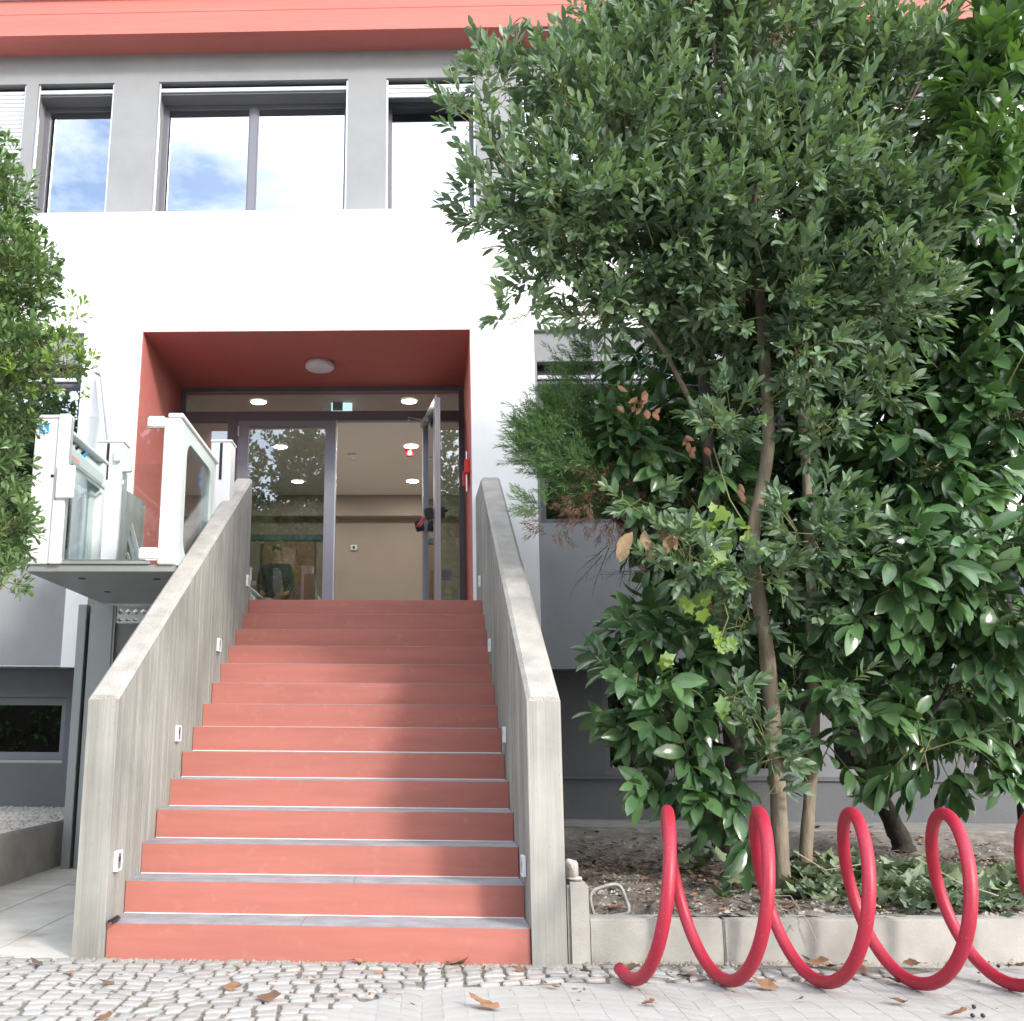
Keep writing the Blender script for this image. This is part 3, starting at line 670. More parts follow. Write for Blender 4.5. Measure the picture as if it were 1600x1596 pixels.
for s_ in (-1, 1):
    k = len(V); V += [(s_*.10, 0, .84), (s_*.11, -.01, .50), (s_*.11, .02, .08)]; Rd += [.105, .075, .065]; Ed += [(0, k), (k, k+1), (k+1, k+2)]
skin_obj('trousers', V, Ed, Rd, M['trousers'], pers)
fm = MB(); fy = py_-.105
for s_ in (-1, 1):
    fm.disc((px_+s_*.03, pz_+1.67), .008, fy+.005, fy+.02, 10, 'y')
fm.build('eyes', M['hair'], pers); MB().prism([(px_-.012, pz_+1.63), (px_+.012, pz_+1.63), (px_+.004, pz_+1.67), (px_-.004, pz_+1.67)], 'y', fy-.015, fy+.02).build('nose', M['skin'], pers, .003)
box('mouth', M['orange'], pers, px_-.022, px_+.022, fy-.002, fy+.02, pz_+1.60, pz_+1.608)
for s_ in (-1, 1): box('ear', M['skin'], pers, px_+s_*.08-.008, px_+s_*.08+.008, py_-.02, py_+.02, pz_+1.635, pz_+1.69, .006)
# ------------------------------------------------------------------ wheelchair platform lift
LX0, LX1, LY0, LY1, LZ0, LZ1 = -2.235, -1.226, 7.2, 8.5, 2.25, 3.375
lift = thing('platform_lift', 'white wheelchair platform lift with glass gate raised beside the left parapet', 'wheelchair lift', ((LX0+LX1)/2, LY0, 0))
box('floor_plate', M['galv'], lift, LX0-.05, LX1+.0, LY0+.0, 9.0, LZ0-.03, LZ0+.02, .004)
for u, v in ((128, 904), (245, 905), (168, 925)):
    d = ray(u, v); P = EYE+d*((LZ0-.03-CZ)/d.z); MB().disc((P.x, P.y), .028, LZ0-.034, LZ0-.0302, 18).build('drain_hole', M['black'], lift)
box('floor_edge', M['alu'], lift, LX0+.16, LX1-.17, LY0-.02, LY0+.03, LZ0+.022, LZ0+.045, .003)
# front posts
lp_ = box('post', M['lift'], lift, LX0-.05, LX0+.115, LY0-.03, LY0+.06, LZ0+.021, LZ1-.03, .006)
box('post', M['lift'], lift, LX0+.12, LX0+.205, LY0-.045, LY0+.05, LZ0+.021, LZ1, .006)
box('post_cap', M['lift'], lift, LX0-.06, LX0+.125, LY0-.035, LY0+.07, LZ1-.029, LZ1-.005, .004)
rp_ = box('post', M['lift'], lift, LX1-.115, LX1+.005, LY0-.03, LY0+.09, LZ0+.021, LZ1-.03, .006)
box('post', M['lift'], lift, LX1-.10, LX1+.0, LY1-.09, LY1, LZ0+.021, LZ1-.03, .006)
box('post', M['lift'], lift, LX0-.03, LX0+.07, LY1-.09, LY1, LZ0+.021, LZ1-.03, .006)
for x in (LX0, LX1-.06):
    box('top_rail', M['lift'], lift, x-.03, x+.08, LY0+.07 if x < -2 else LY0-.035, LY1+.01, LZ1-.028, LZ1+.004, .005)
# side panels with round-cornered windows
for x, nme in ((LX0-.02, 'l'), (LX1-.03, 'r')):
    pn = ring_mb(LY0+.092, LY1-.092, LZ0+.03, LZ1-.03, .11, .13, 'x', x, x+.035, 8).build('side_panel', M['liftgrey'], lift)
    box('pane', M['glasslift'], pn, x+.014, x+.02, LY0+.2, LY1-.2, LZ0+.14, LZ1-.14)
# control panel with buttons along the inside of the left panel
cpX = LX0+.02
prof = [(0, 0), (.035, -.03), (.055, .02), (.055, .10), (.02, .17), (0, .17)]
cp = MB(); y0, y1 = LY0+.07, LY1-.10; zc = LZ1-.24
vs = [(cpX+a, y, zc+b) for y in (y0, y1) for a, b in prof]; k = len(prof)
cp = cp.add(vs, [tuple(range(k)), tuple(range(k, 2*k))[::-1]]+[(i, (i+1) % k, (i+1) % k+k, i+k) for i in range(k)]).build('control_panel', M['liftgrey'], lift)
MB().tube([(cpX+.075, y0+.02, zc-.03), (cpX+.075, y1-.03, zc-.03)], .012, 8).build('handrail', M['alu'], lift)
for k, (dy, mm, r_) in enumerate(((.20, 'redplastic', .022), (.34, 'black', .012), (.46, 'black', .012), (.60, 'black', .012), (.66, 'blue', .014))):
    MB().tube([(cpX+.03, y0+dy, zc+.13), (cpX+.065, y0+dy, zc+.155)], r_, 12).build('button', M[mm], cp)
MB().tube([(cpX+.03, y0+.20, zc+.125), (cpX+.05, y0+.20, zc+.142)], .030, 12).build('button_ring', mat('yellow_plastic', (.7, .55, .03), .4), cp)
box('label_strip', mat('pink_label', (.75, .30, .30), .5), cp, cpX+.0555, cpX+.057, y0+.30, y0+.52, zc+.03, zc+.055)
# glass gate at the front, hung from the right post
gate = box('glass_gate', M['glasslift'], lift, LX0+.206, LX1-.118, LY0-.012, LY0-.004, LZ0+.07, LZ1-.015)
for z in (LZ1-.10, LZ0+.055):
    w = .125 if z > 3 else .135
    h_ = box('hinge', M['lift'], gate, LX1-.118-w, LX1-.114, LY0-.03, LY0+.012, z, z+.085, .01)
    for dx_ in (.03, .065, .10):
        MB().disc((LX1-.118-w+dx_, z+.045), .006, LY0-.033, LY0-.030, 10, 'y').build('screw', M['alu'], h_)
box('lock_box', M['lift'], lift, LX0+.145, LX0+.275, LY0-.075, LY0-.046, LZ0+.49, LZ0+.73, .006)
MB().disc((LX0+.10, LZ0+.66), .012, LY0-.034, LY0-.0305, 14, 'y').build('keyhole', M['black'], lift)
box('bottom_bracket', M['lift'], lift, LX1-.20, LX1-.119, LY0-.03, LY0-.022, LZ0+.047, LZ0+.052, .001)
box('threshold_flap', M['steelplate'], lift, LX0+.21, LX1-.21, LY0-.01, LY0+.12, LZ0+.046, LZ0+.056)
# wheelchair sticker
sx, sz = LX0-.028, LZ1-.16
st = box('sticker', M['whitepaint'], lift, sx-.0, sx+.085, LY0-.033, LY0-.0305, sz, sz+.098)
box('sticker_field', M['blue'], st, sx+.007, sx+.078, LY0-.035, LY0-.0332, sz+.010, sz+.088)
def arc_strip(cx_, cz_, r_, a0, a1, w, n_=14):
    mb_ = MB(); vs = []
    for i in range(n_+1):
        a = R(a0+(a1-a0)*i/n_)
        for rr_ in (r_-w/2, r_+w/2): vs.append((cx_+rr_*math.cos(a), LY0-.0362, cz_+rr_*math.sin(a)))
    return vs, [(2*i, 2*i+1, 2*i+3, 2*i+2) for i in range(n_)]
ic = MB(); cx_, cz_ = sx+.040, sz+.036
ic.add(*arc_strip(cx_, cz_, .018, 130, 365, .006))
def strip(pts, w):
    for (a, b), (c, d) in zip(pts[:-1], pts[1:]):
        ic.obox((sx+a, LY0-.0358, sz+b), (sx+c, LY0-.0358, sz+d), .0008, w, (c-a == 0 and 1 or 0, 0, 1) if False else (-(d-b), 0, (c-a)))
strip([(.037, .066), (.039, .044), (.055, .044), (.062, .026), (.069, .029)], .0065); strip([(.039, .056), (.053, .056)], .005)
ic.disc((sx+.036, sz+.076), .0065, LY0-.0365, LY0-.0352, 14, 'y')
ic.build('wheelchair_symbol', M['whitepaint'], st)
# upper landing gate with its own posts
lg = thing('landing_gate', 'white posts and low glass gate on the landing behind the lift platform', 'gate', (-1.7, 8.95, 2.31))
for u0, u1, v in ((154, 193, 688), (331, 362, 688)):
    x0, x1 = at(u0, v, 8.75).x, at(u1, v, 8.75).x; zt2 = at(200, v, 8.75).z
    po = box('post', M['lift'], lg, x0, x1, 8.75, 8.95, 2.28, zt2-.02, .005)
    box('post_cap', M['lift'], lg, x0-.008, x1+.008, 8.74, 8.96, zt2-.019, zt2, .004)
    xs_ = x0+(x1-x0)*(.42 if u0 < 200 else .5)
    box('slot', M['black'], po, xs_-.012, xs_+.012, 8.744, 8.7495, zt2-.36, zt2-.03)
x0 = at(206, 740, 8.75).x; x1 = at(331, 740, 8.75).x; zg = at(250, 725, 8.8).z
gg = box('glass_gate', M['glasslift'], lg, at(193, 740, 8.8).x, x1, 8.80, 8.808, 2.36, zg)
h_ = box('hinge', M['lift'], gg, at(180, 740, 8.77).x, at(204, 740, 8.77).x, 8.77, 8.82, at(190, 737, 8.77).z, at(190, 725, 8.77).z, .006)
box('latch_box', M['lift'], gg, at(181, 700, 8.74).x, at(190, 700, 8.74).x, 8.70, 8.749, at(190, 722, 8.74).z, at(190, 702, 8.74).z, .005)
# blue mandatory sign on the gate glass
P = at(320, 742, 8.79); bs = MB().disc((P.x, P.z), .042, 8.793, 8.796, 24, 'y').build('blue_sign', M['blue'], gg)
MB().add(*[([(a, 8.7915, c) for a, _, c in arc_strip(P.x, P.z, .026, -40, 220, .008)[0]]), arc_strip(0, 0, 1, 0, 1, .1)[1]]).build('arrow_mark', M['whitepaint'], bs)
box('blue_sign', M['blue'], gg, P.x-.04, P.x+.035, 8.793, 8.796, P.z-.115, P.z-.05); box('white_mark', M['whitepaint'], gg, P.x-.028, P.x-.005, 8.790, 8.7925, P.z-.095, P.z-.065)
# tower under the lift
tw = thing('lift_tower', 'grey steel lift tower with service panel standing under the platform', 'lift tower', (-1.9, 9.05, 0))
box('column', M['galv'], tw, -2.50, -2.425, 9.02, 9.16, 0, 2.215, .004)
box('column', M['galv'], tw, -2.395, -2.19, 9.03, 9.16, 0, 2.215, .004)
box('back_panel', M['black'], tw, -2.424, -2.396, 9.10, 9.15, 0, 2.21)
box('service_panel', mat('grey_green_panel', (.20, .205, .195), .45), tw, -2.17, -1.25, 9.07, 9.12, .02, 2.05, .003)
box('panel_frame', M['galv'], tw, -2.188, -2.172, 9.04, 9.12, 0, 2.2)
zc_ = MB(); xx = -2.17
cs_ = box('chequer_strip', M['steelplate'], tw, -2.17, -1.25, 9.06, 9.065, 2.06, 2.20)
r_ = .028
for i in range(14):
    cx2 = -2.135+i*.067
    for cz2, h2 in ((2.155, r_), (2.085, r_*.55)):
        zc_.add([(cx2-r_, 9.059, cz2), (cx2, 9.059, cz2-h2), (cx2+r_, 9.059, cz2), (cx2, 9.059, cz2+h2), (cx2, 9.045, cz2)], [(0, 1, 4), (1, 2, 4), (2, 3, 4), (3, 0, 4)])
zc_.build('stud', M['steelplate'], cs_)
# short landing wall and loose aluminium rails behind the lift
x0 = at(186, 800, 9.9).x; x1 = at(203, 800, 9.9).x
lw = MB().prism([(9.5, 1.8), (YF-.003, 1.8), (YF-.003, at(195, 765, 9.9).z), (9.5, at(195, 775, 9.9).z)], 'x', x0-.12, x1).build('landing_wall', M['board'], None)
tag(lw, 'short board marked concrete wall edging the landing behind the lift', 'wall')
for k, (a, b, w, lab) in enumerate((((153, 585), (171, 760), .12, 'long grey aluminium rail leaning high against the white wall behind the lift'), ((190, 793), (214, 890), .09, 'short aluminium rail leaning behind the lift in front of the red recess'), ((184, 838), (200, 890), .07, 'shortest aluminium rail leaning low behind the lift'))):
    P0, P1 = at(*a, 10.40 if k == 0 else 10.1), at(*b, 9.75)
    mb = MB(); mb.obox(P1, P0, w*.35, .04, (0, 1, 0)); q_ = Vector((w*.55, 0, 0)); mb.obox(P1+q_, P0+q_, w*.35, .04, (0, 1, 0)); mb.obox(P1+q_/2+Vector((0, .012, 0)), P0+q_/2+Vector((0, .012, 0)), w*.3, .01, (0, 1, 0))
    tag(mb.build('metal_rail', M['alu'], None), lab, 'rail', 'aluminium rails leaning behind the lift')

# ------------------------------------------------------------------ bike rack
PI2 = math.pi*2; X00, PITCH, YC, RC, RT_ = 1.464, .425, 5.12, .366, .0285
pts = []; th = -.30
while th < PI2*4.9:
    pts.append((X00+PITCH*th/PI2, YC-RC*math.sin(th), RT_+RC*(1-math.cos(th))+(.0)))
    th += .13
rk = thing('bike_rack', 'red spiral tube bike rack standing in front of the planter wall', 'bike rack', (X00, YC, 0))
MB().tube(pts, RT_, 16).build('spiral_tube', M['rack'], rk, smooth=True)
for k in range(5):
    MB().disc((X00+PITCH*k, YC), .012, 0, RT_, 10).build('foot', M['black'], rk)

# ------------------------------------------------------------------ planter
plr = thing('planter_wall', 'low pale concrete planter wall running right from the stair parapet', 'planter wall', (3, 5.65, 0))
Ypl0, Ypl1 = 5.60, 5.80
def ypl(x): return 5.585+(x-1.36)*.075
Z_PL = .205
for a, b in ((1.362, 2.04), (2.044, 5.2), (5.204, 9)):
    mb = MB(); 
    mb.add([(a, ypl(a), -.05), (b, ypl(b), -.05), (b, ypl(b)+.14, -.05), (a, ypl(a)+.14, -.05), (a, ypl(a), Z_PL), (b, ypl(b), Z_PL), (b, ypl(b)+.14, Z_PL), (a, ypl(a)+.14, Z_PL)], [(0, 3, 2, 1), (4, 5, 6, 7), (0, 1, 5, 4), (1, 2, 6, 5), (2, 3, 7, 6), (3, 0, 4, 7)])
    mb.build('wall_segment', M['concrete_pale'], plr, .008)
tag(box('concrete_post', M['concrete_pale'], None, 1.250, 1.358, 5.52, 5.66, -.02, .385, .016), 'short concrete post with chamfered top between the stair parapet and the planter wall', 'post')
bm_ = bmesh.new(); bmesh.ops.create_icosphere(bm_, subdivisions=3, radius=.05)
for v_ in bm_.verts: v_.co = Vector((v_.co.x*.75, v_.co.y*.8, v_.co.z*1.05))*(1+.22*math.sin(v_.co.x*60+1)*math.cos(v_.co.z*55)+.12*math.sin(v_.co.y*90))
for v_ in bm_.verts: v_.co += Vector((1.285, 5.59, .44)); 
me = bpy.data.meshes.new('rock'); bm_.to_mesh(me); bm_.free(); tag(link('rock', me, M['stone']), 'pale rough rock lying on top of the short concrete post', 'rock')
bm_ = bmesh.new(); bmesh.ops.create_icosphere(bm_, subdivisions=2, radius=.05)
for v_ in bm_.verts: v_.co = Vector((v_.co.x*.85+1.295, v_.co.y*.9+5.59, v_.co.z*.28+.398))
me = bpy.data.meshes.new('rock'); bm_.to_mesh(me); bm_.free(); tag(link('rock', me, M['stone']), 'flat stone under the pale rough rock on the short concrete post', 'rock')

def soil_z(x, y):
    z = .198+(y-5.7)*.014+.03*math.sin(x*1.7+y*2.1)*math.cos(y*1.3)+.05*math.exp(-((x-2.4)**2+(y-6.9)**2)/.9)
    z += .014*math.sin(x*23+y*9)*math.sin(y*19-x*7)
    h = math.exp(-((x-1.50)**2/.035+(y-5.92)**2/.05)); z -= .26*h
    z -= .10*math.exp(-((x-1.32)**2/.02+(y-6.6)**2/.5))
    if y > 9.4: z = z+(.30-z)*min(1, (y-9.4)/.5)
    return z
nx, ny = 170, 120; xs = np.linspace(1.245, 9, nx); ys = np.linspace(5.6, YB+.02, ny)
vs = [(x, max(y, ypl(x)+.05), soil_z(x, y)+rnd.uniform(-.008, .008)) for y in ys for x in xs]
soil = MB().add(vs, [(j*nx+i, j*nx+i+1, (j+1)*nx+i+1, (j+1)*nx+i) for j in range(ny-1) for i in range(nx-1)]).build('soil', M['soil'], None, smooth=True, kind='structure')
gs = MB(); 
box('pavement_strip', mat('dusty_strip', (.22, .21, .19), .95, var=.3, scale=6), None, 1.245, 12, 9.9, YB-.001, .1, .312, kind='structure')
# litter on the soil: chips, grit and twigs that nobody could count
def scatter(n_, f, ydist=1.6):
    for _ in range(n_):
        y = 5.72+abs(rnd.gauss(0, ydist)); y = 5.72+(y-5.72) % 4.6; x = rnd.uniform(1.27, 5.6); y = max(y, ypl(x)+.16); f(x, y, soil_z(x, y))
gm = MB()
def chip(x, y, z):
    r_ = rnd.uniform(.004, .016)*(1.6 if rnd.random() < .08 else 1); a = rnd.uniform(0, 3)
    dx_, dy_ = r_*math.cos(a)*1.5, r_*math.sin(a)*1.5; t_ = rnd.uniform(-.4, .4)*r_
    gm.add([(x-dx_, y-dy_, z), (x+dy_*.6, y-dx_*.6, z+t_), (x+dx_, y+dy_, z+t_), (x-dy_*.6, y+dx_*.6, z), (x, y, z+r_*.9)], [(0, 1, 4), (1, 2, 4), (2, 3, 4), (3, 0, 4)])
scatter(5200, chip); gm.build('grit', mat('grey_grit', (.30, .27, .24), .95, var=.6, scale=30), soil, kind='stuff')
tm = MB()
def twig_(x, y, z):
    a = rnd.uniform(0, 3.14); l_ = rnd.uniform(.03, .14); tm.obox((x, y, z+.006), (x+l_*math.cos(a), y+l_*math.sin(a), z+rnd.uniform(.004, .03)), .003, .003)
scatter(1300, twig_); tm.build('twigs', mat('dry_twig', (.20, .15, .11), .95, var=.5, scale=20), soil, kind='stuff')
def leaf_poly(w=.4, n_=7, curl=.25, notch=0):
    vs, fs = [], []
    for i in range(n_+1):
        t_ = i/n_; ww = w*math.sin(math.pi*min(.999, t_**.85))*.5+.0015; z = curl*(t_-.5)**2
        vs += [(-ww, t_, z+ww*.5), (0, t_, z), (ww, t_, z+ww*.4)]
    for i in range(n_):
        k = i*3; fs += [(k, k+1, k+4, k+3), (k+1, k+2, k+5, k+4)]
    return vs, fs
lm1, lm2 = MB(), MB()
lv, lf_ = leaf_poly(.5, 4, .5)
def add_leaf(mb, x, y, z, s_, seed=None):
    a = rnd.uniform(0, 6.28); mm_ = Matrix.Translation((x, y, z))@Matrix.Rotation(a, 4, 'Z')@Matrix.Rotation(rnd.uniform(-.35, .45), 4, 'X')@Matrix.Rotation(rnd.uniform(-.5, .5), 4, 'Y')
    mb.add([mm_@Vector((p_[0]*s_, (p_[1]-.5)*s_, p_[2]*s_*rnd.uniform(.8, 1.2))) for p_ in lv], lf_)
scatter(1500, lambda x, y, z: add_leaf(lm1 if rnd.random() < .3 else lm2, x, y, z+rnd.uniform(.006, .02), rnd.uniform(.03, .08)))
lm1.build('leaf_litter', M['deadleaf'], soil, kind='stuff'); lm2.build('leaf_litter', M['deadleaf_dark'], soil, kind='stuff')
sm = MB()
for _ in range(1500):
    x = rnd.uniform(-1.3, 4.4); k_ = abs(rnd.gauss(0, .05)); yy = (ypl(x)-.005 if x > 1.26 else 5.49)-k_; r_ = rnd.uniform(.002, .006)
    sm.add([(x-r_, yy-r_, 0), (x+r_, yy-r_*.7, 0), (x, yy+r_, 0), (x, yy, r_*1.3+.004)], [(0, 1, 3), (1, 2, 3), (2, 0, 3)])
so = sm.build('sand_and_grit', mat('dusty_sand', (.30, .27, .22), .95, var=.3, scale=30), None, kind='stuff'); so['label'] = 'sand and grit gathered along the foot of the stairs and planter'
# bent metal bracket in the hole
c_ = [(1.445, 5.83, .12), (1.425, 5.81, .18), (1.408, 5.80, .24), (1.403, 5.79, .275), (1.410, 5.79, .300), (1.430, 5.79, .318), (1.47, 5.79, .332), (1.51, 5.79, .342), (1.54, 5.80, .345), (1.562, 5.80, .335), (1.575, 5.80, .315), (1.590, 5.81, .275), (1.605, 5.82, .235), (1.608, 5.82, .212), (1.598, 5.82, .198), (1.575, 5.83, .190), (1.52, 5.83, .182), (1.45, 5.84, .172)]
tag(MB().tube(c_, .0095, 10).build('metal_bracket', mat('dusty_metal', (.42, .42, .40), .6, metal=.4, var=.2, scale=20), None, smooth=True), 'bent grey metal tube loop sticking out of the hole behind the planter wall', 'metal loop')

# ------------------------------------------------------------------ foliage
def unit(a): return a/np.maximum(np.linalg.norm(a, axis=1, keepdims=True), 1e-9)
def template(kind):
    if kind == 'lance':    # narrow wavy leaf
        rows = [(0, .0), (.2, .13), (.5, .19), (.78, .125), (1, 0)]; curl = -.10
    elif kind == 'broad':
        rows = [(0, .0), (.15, .13), (.38, .205), (.62, .21), (.84, .13), (1, 0)]; curl = -.22
    elif kind == 'obov':
        rows = [(0, .01), (.35, .07), (.7, .17), (.9, .14), (1, 0.02)]; curl = .10
    elif kind == 'coarse':
        rows = [(0, 0), (.5, .3), (1, 0)]; curl = 0
    else:                   # needle spray
        rows = [(0, .017), (1, 0)]; curl = 0
    V_, F_ = [], []
    idx = []
    for t_, w in rows:
        z = curl*t_*t_
        if w < .002: idx.append((len(V_),)); V_.append((0, t_, z))
        else:
            k_ = len(V_); idx.append((k_, k_+1, k_+2)); V_ += [(-w, t_, z+w*.35), (0, t_, z), (w, t_, z+w*.35)]
    for a, b in zip(idx[:-1], idx[1:]):
        if len(a) == 1 and len(b) == 3: F_ += [(a[0], b[1], b[0]), (a[0], b[2], b[1])]
        elif len(a) == 3 and len(b) == 1: F_ += [(a[0], a[1], b[0]), (a[1], a[2], b[0])]
        else: F_ += [(a[0], a[1], b[1], b[0]), (a[1], a[2], b[2], b[1])]
    return np.array(V_), F_
def frames(D, up_bias):
    n_ = len(D); N_ = rng.normal(size=(n_, 3))*.55+np.array(up_bias); N_ -= (N_*D).sum(1, keepdims=True)*D; N_ = unit(N_); S_ = np.cross(D, N_); return S_, N_
def leaves_mesh(name, P, D, Ln, Wf, shade, kind, up_bias=(0, -.25, 1), SN=None):
    V_, F_ = template(kind); n_ = len(P); S_, N_ = SN if SN else frames(D, up_bias)
    W_ = P[:, None, :]+Ln[:, None, None]*(D[:, None, :]*V_[None, :, 1:2]+S_[:, None, :]*(V_[None, :, 0:1]*Wf[:, None, None])+N_[:, None, :]*V_[None, :, 2:3])
    k_ = len(V_); co_ = W_.reshape(-1, 3)
    loops = []; sizes = []
    base = (np.arange(n_)*k_)[:, None]
    q = [f for f in F_ if len(f) == 4]; t3 = [f for f in F_ if len(f) == 3]
    lq = (base[:, :, None]+np.array(q)[None]).reshape(-1) if q else np.zeros(0, int)
    lt = (base[:, :, None]+np.array(t3)[None]).reshape(-1)
    allv = np.concatenate([lq, lt]); nq, nt3 = len(lq)//4, len(lt)//3
    me_ = bpy.data.meshes.new(name); me_.vertices.add(len(co_)); me_.vertices.foreach_set('co', co_.ravel())
    me_.loops.add(len(allv)); me_.loops.foreach_set('vertex_index', allv.astype(np.int32))
    me_.polygons.add(nq+nt3)
    st_ = np.concatenate([np.arange(nq)*4, nq*4+np.arange(nt3)*3]).astype(np.int32); me_.polygons.foreach_set('loop_start', st_)
    me_.update(calc_edges=True); me_.validate()
    a_ = me_.attributes.new('shade', 'FLOAT', 'POINT'); a_.data.foreach_set('value', np.repeat(shade, k_).astype(np.float32))
    me_.shade_smooth(); return me_
def foliage(parent, mat_, P, D, Ln, shade, kind, nobj=300, up_bias=(0, -.25, 1), wr=(.85, 1.2), cellpx=17, name='leaf'):
    n_ = len(P); Wf = rng.uniform(*wr, n_); SN = frames(D, up_bias)
    fwv, rtv, upv, eye = (np.array(a) for a in (FW, RT, UP, EYE))
    v_ = P+D*Ln[:, None]*.5-eye; z = v_@fwv; u = 800-SHX+FPX*(v_@rtv)/z; w = 798-FPX*(v_@upv)/z
    facing = np.abs((SN[1]*unit(v_)).sum(1)); sizepx = Ln*FPX/z*(.3+facing)
    ok = (u > 2) & (u < 1598) & (w > 2) & (w < 1590)
    best = {}
    for i in np.argsort(z):
        if not ok[i]: continue
        c__ = (int(u[i]//cellpx), int(w[i]//cellpx))
        if c__ not in best: best[c__] = i
    cand = sorted(best.values(), key=lambda i: -sizepx[i])[:nobj]
    sel = np.zeros(n_, bool); sel[cand] = True
    if nobj:
        protos = []
        V_, F_ = template(kind)
        for k_ in range(6):
            Wk = .88+.06*k_
            me_ = leaves_mesh(name, np.zeros((1, 3)), np.array([[0, 1., 0]]), np.array([1.]), np.array([Wk]), np.array([.15+.13*k_]), kind, SN=(np.array([[1., 0, 0]]), np.array([[0, 0, 1.]])))
            me_.materials.append(mat_); protos.append(me_)
        for i in cand:
            o = bpy.data.objects.new(name, protos[min(5, int(shade[i]*6))]); C.objects.link(o); o.parent = parent; o.matrix_parent_inverse = Matrix.Translation(-Vector(parent['_base']))
            d_, s_, nn, l_ = D[i], SN[0][i], SN[1][i], Ln[i]
            o.matrix_basis = Matrix(((s_[0]*l_, d_[0]*l_, nn[0]*l_, P[i][0]), (s_[1]*l_, d_[1]*l_, nn[1]*l_, P[i][1]), (s_[2]*l_, d_[2]*l_, nn[2]*l_, P[i][2]), (0, 0, 0, 1)))
    r_ = ~sel
    me_ = leaves_mesh('foliage', P[r_], D[r_], Ln[r_], Wf[r_], shade[r_], kind, SN=(SN[0][r_], SN[1][r_]))
    return link('foliage', me_, mat_, parent, 'stuff')
def twig_mesh(parent, A, B, r0, mat_):
    n_ = len(A); d = unit(B-A); x = unit(np.cross(d, np.array([.3, .2, 1.]))); y = np.cross(d, x)
    vs = []
    for c_ in range(3):
        a = 2*math.pi*c_/3; o_ = (x*math.cos(a)+y*math.sin(a))*r0; vs += [A+o_, B+o_*.4]
    V_ = np.stack(vs, 1).reshape(-1, 3); F_ = [(i*6+a, i*6+(a+2) % 6, i*6+(a+3) % 6, i*6+(a+1) % 6) for i in range(n_) for a in (0, 2, 4)]
    me_ = bpy.data.meshes.new('twigs'); me_.from_pydata(V_.tolist(), [], F_); link('twigs', me_, mat_, parent, 'stuff')
def blob(u, v, Y, rx, ry, rz):     # centre of a clump and its radii
    P = at(u, v, Y); return np.array(P), np.array([rx, ry, rz])
def sprigs(blobs, dens, tl, nl, outward=1., up_=.5, bias=(0, 0, 0), shell=(.45, 1.02), clump=-9):
    A, Dr, depth = [], [], []
    for c_, r_ in blobs:
        area = 4*math.pi*((r_[0]*r_[1])**1.6/3+(r_[0]*r_[2])**1.6/3+(r_[1]*r_[2])**1.6/3)**(1/1.6)
        n_ = int(area*dens)
        dd_ = unit(rng.normal(size=(n_, 3))); rad = rng.uniform(shell[0]**2, shell[1]**2, n_)**.5
        bump = 1+.13*np.sin(dd_[:, 0]*5+c_[0]*3)+.13*np.sin(dd_[:, 2]*6+c_[2]*5)
        A.append(c_+dd_*r_*rad[:, None]*bump[:, None]); Dr.append(unit(dd_*outward+np.array([0, 0, up_])+np.array(bias)+rng.normal(size=(n_, 3))*.38)); depth.append(rad)
    A, Dr, depth = np.concatenate(A), np.concatenate(Dr), np.concatenate(depth)
    f_ = 9.5; ns_ = np.sin(A[:, 0]*f_+1.3*np.sin(A[:, 2]*f_*.7))+np.sin(A[:, 1]*f_*.8+A[:, 2]*3)+np.sin(A[:, 2]*f_*1.1+1.7*np.sin(A[:, 0]*f_*.6))
    k_ = ns_ > clump
    return A[k_], Dr[k_], depth[k_]
def dress(A, D, L_, nl, ll, spread, tipcluster=0, droop=0, start=.1):
    """leaves along each shoot"""
    P, LD, LL, SH, n_ = [], [], [], [], len(A)
    x = unit(np.cross(D, np.array([.11, .3, 1.]))); y = np.cross(D, x)
    base_sh = rng.uniform(0, 1, n_)
    for k_ in range(nl):
        t_ = start+(1-start)*(k_+.5)/nl; t_ = 1-(1-t_)**(1+tipcluster)
        ph = k_*2.4+rng.uniform(0, 6.28, n_) if k_ == 0 else ph+2.4+rng.normal(size=n_)*.3
        sp_ = spread*(1.15-.75*(k_/nl)) if not tipcluster else spread
        rad = x*np.cos(ph)[:, None]+y*np.sin(ph)[:, None]
        P.append(A+D*(L_*t_)[:, None]+rad*.003); dd_ = D*math.cos(sp_)+rad*math.sin(sp_)+np.array([0, 0, -droop])+rng.normal(size=(n_, 3))*.12
        LD.append(unit(dd_)); LL.append(ll*rng.uniform(.7, 1.15, n_)*(.85 if k_ == nl-1 else 1)); SH.append(np.clip(base_sh*.55+rng.uniform(0, .35, n_)+.12*(k_/nl), 0, 1))
    return np.concatenate(P), np.concatenate(LD), np.concatenate(LL), np.concatenate(SH)
M['bay'] = leaf_mat('bay_leaf', (.042, .084, .055), (.215, .31, .18), .42, .22)  # leaf colours lifted towards blue-grey, the hazy veil put into them
M['cherry'] = leaf_mat('cherry_laurel_leaf', (.025, .062, .032), (.135, .25, .09), .22, .12, .6)
M['pitto'] = leaf_mat('pittosporum_leaf', (.042, .095, .042), (.18, .275, .10), .35, .2)
M['juni'] = leaf_mat('juniper_needle', (.05, .12, .045), (.22, .37, .11), .6, .15)
M['brownneedle'] = leaf_mat('dead_needle', (.10, .055, .035), (.24, .14, .09), .9, .05)
M['ivy'] = leaf_mat('ivy_leaf', (.065, .10, .065), (.27, .33, .20), .55, .1)
M['lime'] = leaf_mat('lime_leaf', (.08, .17, .03), (.22, .32, .05), .45, .25)
M['streettree'] = leaf_mat('street_tree_leaf', (.04, .075, .03), (.12, .18, .06), .6, .1)

